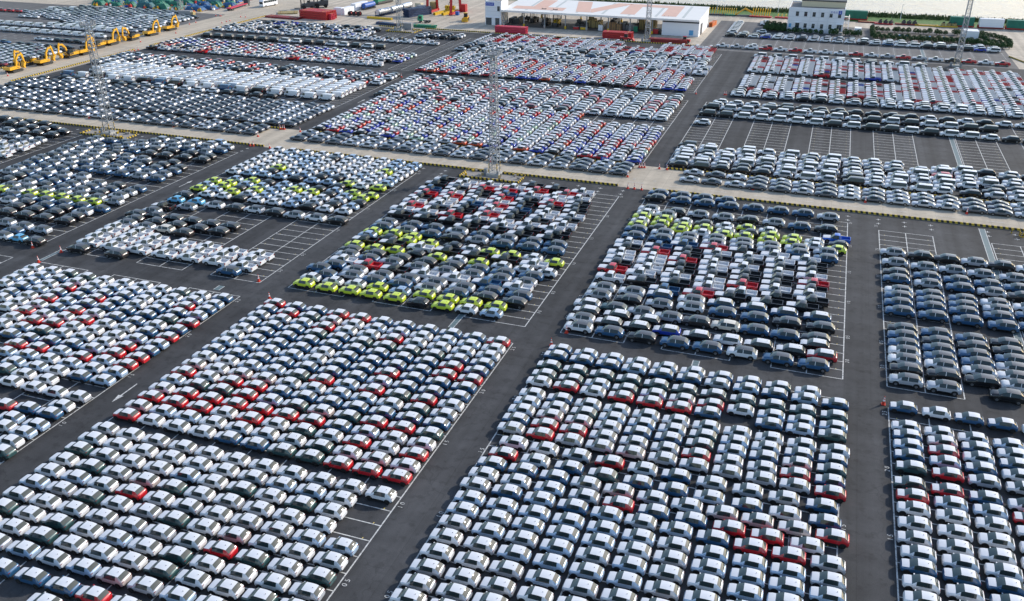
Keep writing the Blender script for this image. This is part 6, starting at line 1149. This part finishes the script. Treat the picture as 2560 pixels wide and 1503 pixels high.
# yellow frames near the river
def frame_load(x, y, L, key, base, label, rz=0.0, posts=6, h=2.6):
    root = empty('yellow_frame', (x, y, .02), rz); b = MB(); b.box((0, 0, .4), (L, 2.6, .4), base); b.build('skid', root)
    for i in range(posts):
        b = MB(); xx = -L * .38 + L * .76 * i / (posts - 1)
        for s in (-1, 1): b.tube((xx, s * .9, .6), (xx + .3, s * .9, .6 + h), .12, key, 5)
        b.tube((xx + .3, -.9, .6 + h), (xx + .3, .9, .6 + h), .12, key, 5); b.tube((xx, -.9, 1.6), (xx, .9, 1.6), .12, key, 5); b.build('frame', root)
    tag(root, label, 'frame', 'yellow frames near the river')
frame_load(-53, 436.5, 8, 'yellow', 'dark_grey', 'yellow ribbed frame nearest the shed corner', R(3)); frame_load(-46.5, 437, 6.5, 'yellow', 'green', 'yellow frame on green skid beyond shed', R(3)); frame_load(-32.5, 436.5, 10, 'yellow', 'red', 'yellow frame on red skid left of substation', R(-2), 8, 3.2); frame_load(-21.5, 436.8, 9, 'yellow', 'red', 'low yellow tubes on red skid behind substation', R(-2), 5, 1.2)
root = empty('detached_boom', (-40, 437.5, .02), R(12)); b = MB(); b.prism([(-4.5, .5), (-3.5, .5), (0, 3.0), (3.6, 1.2), (4.2, 1.8), (.2, 3.8)], 'y', -.4, .4, 'machine_yellow'); b.build('boom_section', root); b = MB(); b.box((0, 0, .25), (9, 2.2, .5), 'dark_grey'); b.build('skid', root); tag(root, 'yellow excavator boom lying loose on a dark skid', 'boom')

# tarped cargo field in the top left corner
def tarp_mesh(L, W, H, key, seed):
    rg = random.Random(seed); nx, ny = 10, 6; vs = []; fs = []
    for i in range(nx + 1):
        for j in range(ny + 1):
            u, v = i / nx, j / ny; e = min(u, 1 - u, v * 1.2, (1 - v) * 1.2); z = H * min(1, e * 5 + .08) * (1 + rg.uniform(-.16, .16)) if 0 < i < nx and 0 < j < ny else .05
            vs.append(((u - .5) * L + rg.uniform(-.12, .12), (v - .5) * W + rg.uniform(-.1, .1), z))
    for i in range(nx):
        for j in range(ny): a = i * (ny + 1) + j; fs.append((a, a + ny + 1, a + ny + 2, a + 1))
    b = MB(); b.add(vs, fs, key, False); return b.mesh('tarpaulin', fix=False)
TK = ['tarp_green', 'tarp_teal', 'tarp_blue', 'tarp_green']; TN = ['green', 'teal', 'blue', 'dark green']; k = 0
for r, (y, x0, x1) in enumerate([(367, -352, -286), (374, -358, -284), (381.5, -362, -283), (389.5, -366, -284), (398, -370, -285), (407, -376, -286)]):
    x = x0; p = 0
    while x < x1:
        L = rng.uniform(6, 11); W = rng.uniform(3.2, 5); t = rng.randrange(4); px, py, s = project(x + L/2, y, 1)
        p += 1
        if -30 < px < 2590 and py > -14:
            root = empty('tarped_cargo', (x + L/2, y + rng.uniform(-.8, .8), .02), R(rng.uniform(-7, 7)))
            link('tarpaulin', tarp_mesh(L, W, rng.uniform(1.3, 2.6), TK[t], k), root)
            b = MB(); b.box((0, 0, .12), (L + .3, W * .9, .2), rng.choice(('yellow', 'wood', 'deep_red', 'navy', 'orange'))); b.build('pallet', root)
            for q in range(rng.randrange(2, 5)):
                b = MB(); b.box((0, 0, .5), (rng.uniform(.6, 1.4), rng.uniform(.6, 1.2), rng.uniform(.6, 1.6)), rng.choice(('yellow', 'cream', 'red', 'blue', 'machine_yellow', 'white_wall', 'navy'))); b.tube((0, 0, .8), (.5, 0, 1.5), .18, rng.choice(('yellow', 'mid_grey', 'orange')), 6)
                b.build('machine_part', root, (rng.uniform(-L/2, L/2), -W/2 - .6 + rng.uniform(-.3, .2), .1), rng.random() * 3)
            tag(root, '%s tarped cargo heap, %s from left in %s tarp row' % (TN[t], ordn(p), ordn(r + 1)), 'cargo', 'tarped cargo heaps in top left corner'); k += 1
        x += L + rng.uniform(.8, 2.2)

# small road sign and posts at the left barrier
root = empty('road_sign', (-254.5, 213.0, .02)); b = MB(); b.tube((0, 0, 0), (0, 0, 3.2), .05, 'steel', 6); b.build('pole', root); b = MB(); b.box((0, 0, 3.1), (1.8, .06, .5), 'green'); b.build('sign_plate', root); tag(root, 'small green road sign at left end of striped kerb', 'sign')
root = empty('banner', (-46.3, 197.2, .02)); b = MB(); b.box((0, -.02, 1.0), (2.0, .06, .8), 'sign_blue'); b.build('board', root); b = MB(); b.tube((-.8, 0, 0), (-.8, 0, 1.0), .04, 'steel', 4); b.tube((.8, 0, 0), (.8, 0, 1.0), .04, 'steel', 4); b.build('stand', root); me = TXT['停车场']; o = link('sign_text', me, root, (0, -.06, 1.0)); o.rotation_euler = (R(90), 0, 0); tag(root, 'small blue board behind sedans in upper centre block', 'sign')

# ------------------------------------------------------------------ planting, fence and bank
def ball_mesh(r, n, seed):
    rg = random.Random(seed); b = MB(); vs = []; fs = []
    for i in range(n):
        z = rg.uniform(-.55, 1); a = rg.uniform(0, 2 * math.pi); q = math.sqrt(max(0, 1 - z * z)); rr = r * rg.uniform(.80, 1.06)
        c = np.array((q * math.cos(a) * rr, q * math.sin(a) * rr, z * rr + r * .95)); nrm = np.array((q * math.cos(a), q * math.sin(a), z)) + np.array([rg.gauss(0, .35) for _ in range(3)]); nrm /= np.linalg.norm(nrm)
        u = np.cross(nrm, (0, 0, 1.0)); u /= (np.linalg.norm(u) + 1e-6); w = np.cross(nrm, u); s = r * rg.uniform(.13, .22); o = len(vs)
        vs += [tuple(c - u * s), tuple(c - w * s * .6), tuple(c + u * s), tuple(c + w * s * .6)]; fs.append((o, o + 1, o + 2, o + 3))
    b.add(vs, fs, 'leaf'); return b.mesh('crown', fix=False)
CROWNS = [ball_mesh(.95, 330, s) for s in range(4)]
tb = MB(); tb.tube((0, 0, 0), (0, 0, .75), .10, 'bark', 5, r2=.07); tb.tube((0, 0, .5), (.22, .1, 1.0), .05, 'bark', 4); tb.tube((0, 0, .5), (-.2, -.1, 1.05), .05, 'bark', 4); TRUNK = tb.mesh('trunk')
def shrub(x, y, label, s=1.0):
    root = empty('round_shrub', (x, y, .02)); root.scale = (s, s, s * rng.uniform(.95, 1.15)); root.rotation_euler = (0, 0, rng.random() * 6)
    link('trunk', TRUNK, root); link('crown', rng.choice(CROWNS), root); tag(root, label, 'shrub', 'clipped round shrubs near the river')
n = 0
def row_shrubs(pts, word, s=1.0):
    for i, (x, y) in enumerate(pts): shrub(x, y, '%s shrub %s' % (ordn(i + 1), word), s * rng.uniform(.9, 1.12))
row_shrubs([(17.5 + 2.03 * i + (.8 if i % 4 == 3 else 0), 413.7) for i in range(14)], 'from left, back row of the garden bed', 1.1)
row_shrubs([(47.5, 415.5), (48.6, 414.2)], 'beside the far mast, right of back row', 1.2)
row_shrubs([(15.6, 418 - 2.1 * i) for i in range(11)], 'from back, left side of the garden bed', 1.05)
row_shrubs([(17.5 + 2.25 * i, 396.6 + (i % 2) * .6) for i in range(15)], 'from left, upper front row of garden bed', 1.1)
row_shrubs([(16.5 + 2.2 * i, 393.2 + (i % 2) * .5) for i in range(19)], 'from left, lower front row of garden bed', 1.1)
OV = [(57.5, 414.6), (59, 413.4), (60.3, 412.2), (61.6, 410.8), (62.8, 408.8), (63.9, 407.0), (64.7, 404.2), (65.3, 400.5), (65.4, 396.5), (65.0, 392.6), (64.4, 388.0), (62.2, 387.6), (60.3, 388.6), (58.4, 389.6), (56.4, 391), (54.6, 392.2), (52.6, 393.4), (50.6, 394.6), (48.9, 396.4), (56.4, 407.4), (57.3, 404.6), (57.8, 401.6), (57.9, 398.6), (59.8, 396.4), (61.6, 394.8), (62.8, 392.4), (54.0, 397.0), (51.9, 397.2)]
row_shrubs(OV, 'clockwise round the oval lawn bed', 1.15)
row_shrubs([(-26.8 + 2.3 * (i % 4), 398.5 + 2.4 * (i // 4)) for i in range(20)], 'in the grove left of substation', 1.35)
row_shrubs([(-17.5 + 2.15 * i, 397.3 + (i % 2) * .7) for i in range(7)], 'from left, in front of substation wall', 1.05); row_shrubs([(-.6 + 1.5 * i, 397.6) for i in range(2)], 'left of substation main steps', 1.3); row_shrubs([(5.0 + 1.7 * i, 398.2) for i in range(4)], 'right of substation main steps', 1.3)
g = MB(); g.quad([(57.5, 397, .016), (62, 392, .016), (63.5, 398, .016), (61.5, 407, .016), (58.5, 410, .016)], 'grass'); tag(g.build('oval_lawn', fix=False), kind='structure')
g = MB(); g.quad([(16.5, 392.5, .012), (51, 392.5, .012), (51, 412.5, .012), (16.5, 415, .012)], 'soil'); tag(g.build('garden_bed', fix=False), kind='structure')
for i, (x, y) in enumerate([(21, 404), (27, 405), (36, 404), (42, 405)]):
    root = empty('rubble_heap', (x, y, .02)); 
    for q in range(7): b = MB(); b.box((0, 0, .25), (rng.uniform(.5, 1.3), rng.uniform(.4, 1), rng.uniform(.3, .7)), rng.choice(('concrete_block', 'mid_grey', 'khaki', 'sign_light'))); b.build('rubble_piece', root, (rng.uniform(-2, 2), rng.uniform(-1, 1), 0), rng.random() * 3)
    tag(root, '%s rubble heap from left inside the garden bed' % ordn(i + 1), 'rubble', 'rubble heaps in the garden bed')
root = empty('scrap_pile', (54, 412.5, .02))
for q in range(14): b = MB(); b.tube((0, 0, 0), (rng.uniform(-1, 1), rng.uniform(-1, 1), rng.uniform(.8, 2.2)), .06, rng.choice(('wood', 'khaki', 'mid_grey')), 4); b.build('branch', root, (rng.uniform(-2.6, 2.6), rng.uniform(-.8, .8), 0))
tag(root, 'heap of scrap and branches behind white control hut', 'scrap heap')
for x0, x1, lab in ((-170, -57, 'dark river fence behind the shed'), (-57, -18, 'dark river fence between shed and substation'), (-18, 80, 'dark river fence right of substation')):
    root = empty('river_fence', (x0, 452.5, 0)); n = int((x1 - x0) / 3)
    pm = MB(); pm.tube((0, 0, 0), (0, 0, 2.0), .05, 'black_paint', 4); pm = pm.mesh('fence_post')
    for i in range(n + 1): link('fence_post', pm, root, (i * (x1 - x0) / n, 0, 0))
    b = MB()
    for z in (.15, .55, .95, 1.35, 1.75): b.tube((0, 0, z), (x1 - x0, 0, z), .018, 'black_paint', 3)
    b.build('fence_wire', root); tag(root, lab, 'fence', 'river fence')
for x, y, lab in ((-54.5, 452.3, 'white lamp pole by river behind shed corner'), (-26, 454.0, 'white lamp pole by river left of substation'), (28, 450.5, 'leaning white lamp pole behind the red flat racks')):
    root = empty('lamp_pole', (x, y, 0)); b = MB(); b.tube((0, 0, 0), (0, 0, 6.5), .14, 'white_wall', 6, r2=.08); b.build('pole', root); b = MB(); b.box((.3, 0, 6.5), (.9, .25, .12), 'mid_grey'); b.build('lamp_head', root); tag(root, lab, 'lamp pole', 'lamp poles by the river')
rg = np.random.default_rng(3); N = 14000; vs = []; fs = []
for i in range(N):
    x = rg.uniform(-300, 130); y = rg.uniform(454.5, 463.6); h = rg.uniform(.5, 1.7) * (1.2 if rg.random() < .1 else .8); a = rg.uniform(0, 3.14); w = rg.uniform(.15, .4); o = len(vs); dx, dy = math.cos(a) * w, math.sin(a) * w; lx, ly = rg.normal(0, .25), rg.normal(0, .25)
    vs += [(x - dx, y - dy, 0), (x + dx, y + dy, 0), (x + dx * .5 + lx, y + dy * .5 + ly, h), (x - dx * .5 + lx, y - dy * .5 + ly, h)]; fs.append((o, o + 1, o + 2, o + 3))
b = MB(); b.add(vs, fs, 'reed'); tag(b.build('riverside_reeds', fix=False), 'green reeds growing along the river bank', 'reeds', None, 'stuff')
vs = []; fs = []
for i in range(420):
    t = rg.random(); x = rg.uniform(-10, 90) if t < .8 else rg.uniform(-120, 0); y = 466.5 + abs(rg.normal(0, 6)); s = rg.uniform(.15, .7); o = len(vs)
    pts = [(x + s * math.cos(q) * rg.uniform(.6, 1.3), y + s * math.sin(q) * .7, -1.62) for q in (0, 1.2, 2.4, 3.7, 5)]; vs += pts + [(x + rg.normal(0, .1), y, -1.6 + s * rg.uniform(.3, .9))]
    fs += [(o + q, o + (q + 1) % 5, o + 5) for q in range(5)]
b = MB(); b.add(vs, fs, 'dark_grey'); tag(b.build('river_debris', fix=False), 'dark stones and driftwood in shallow water', 'debris', None, 'stuff')
print('objects', len(bpy.data.objects))
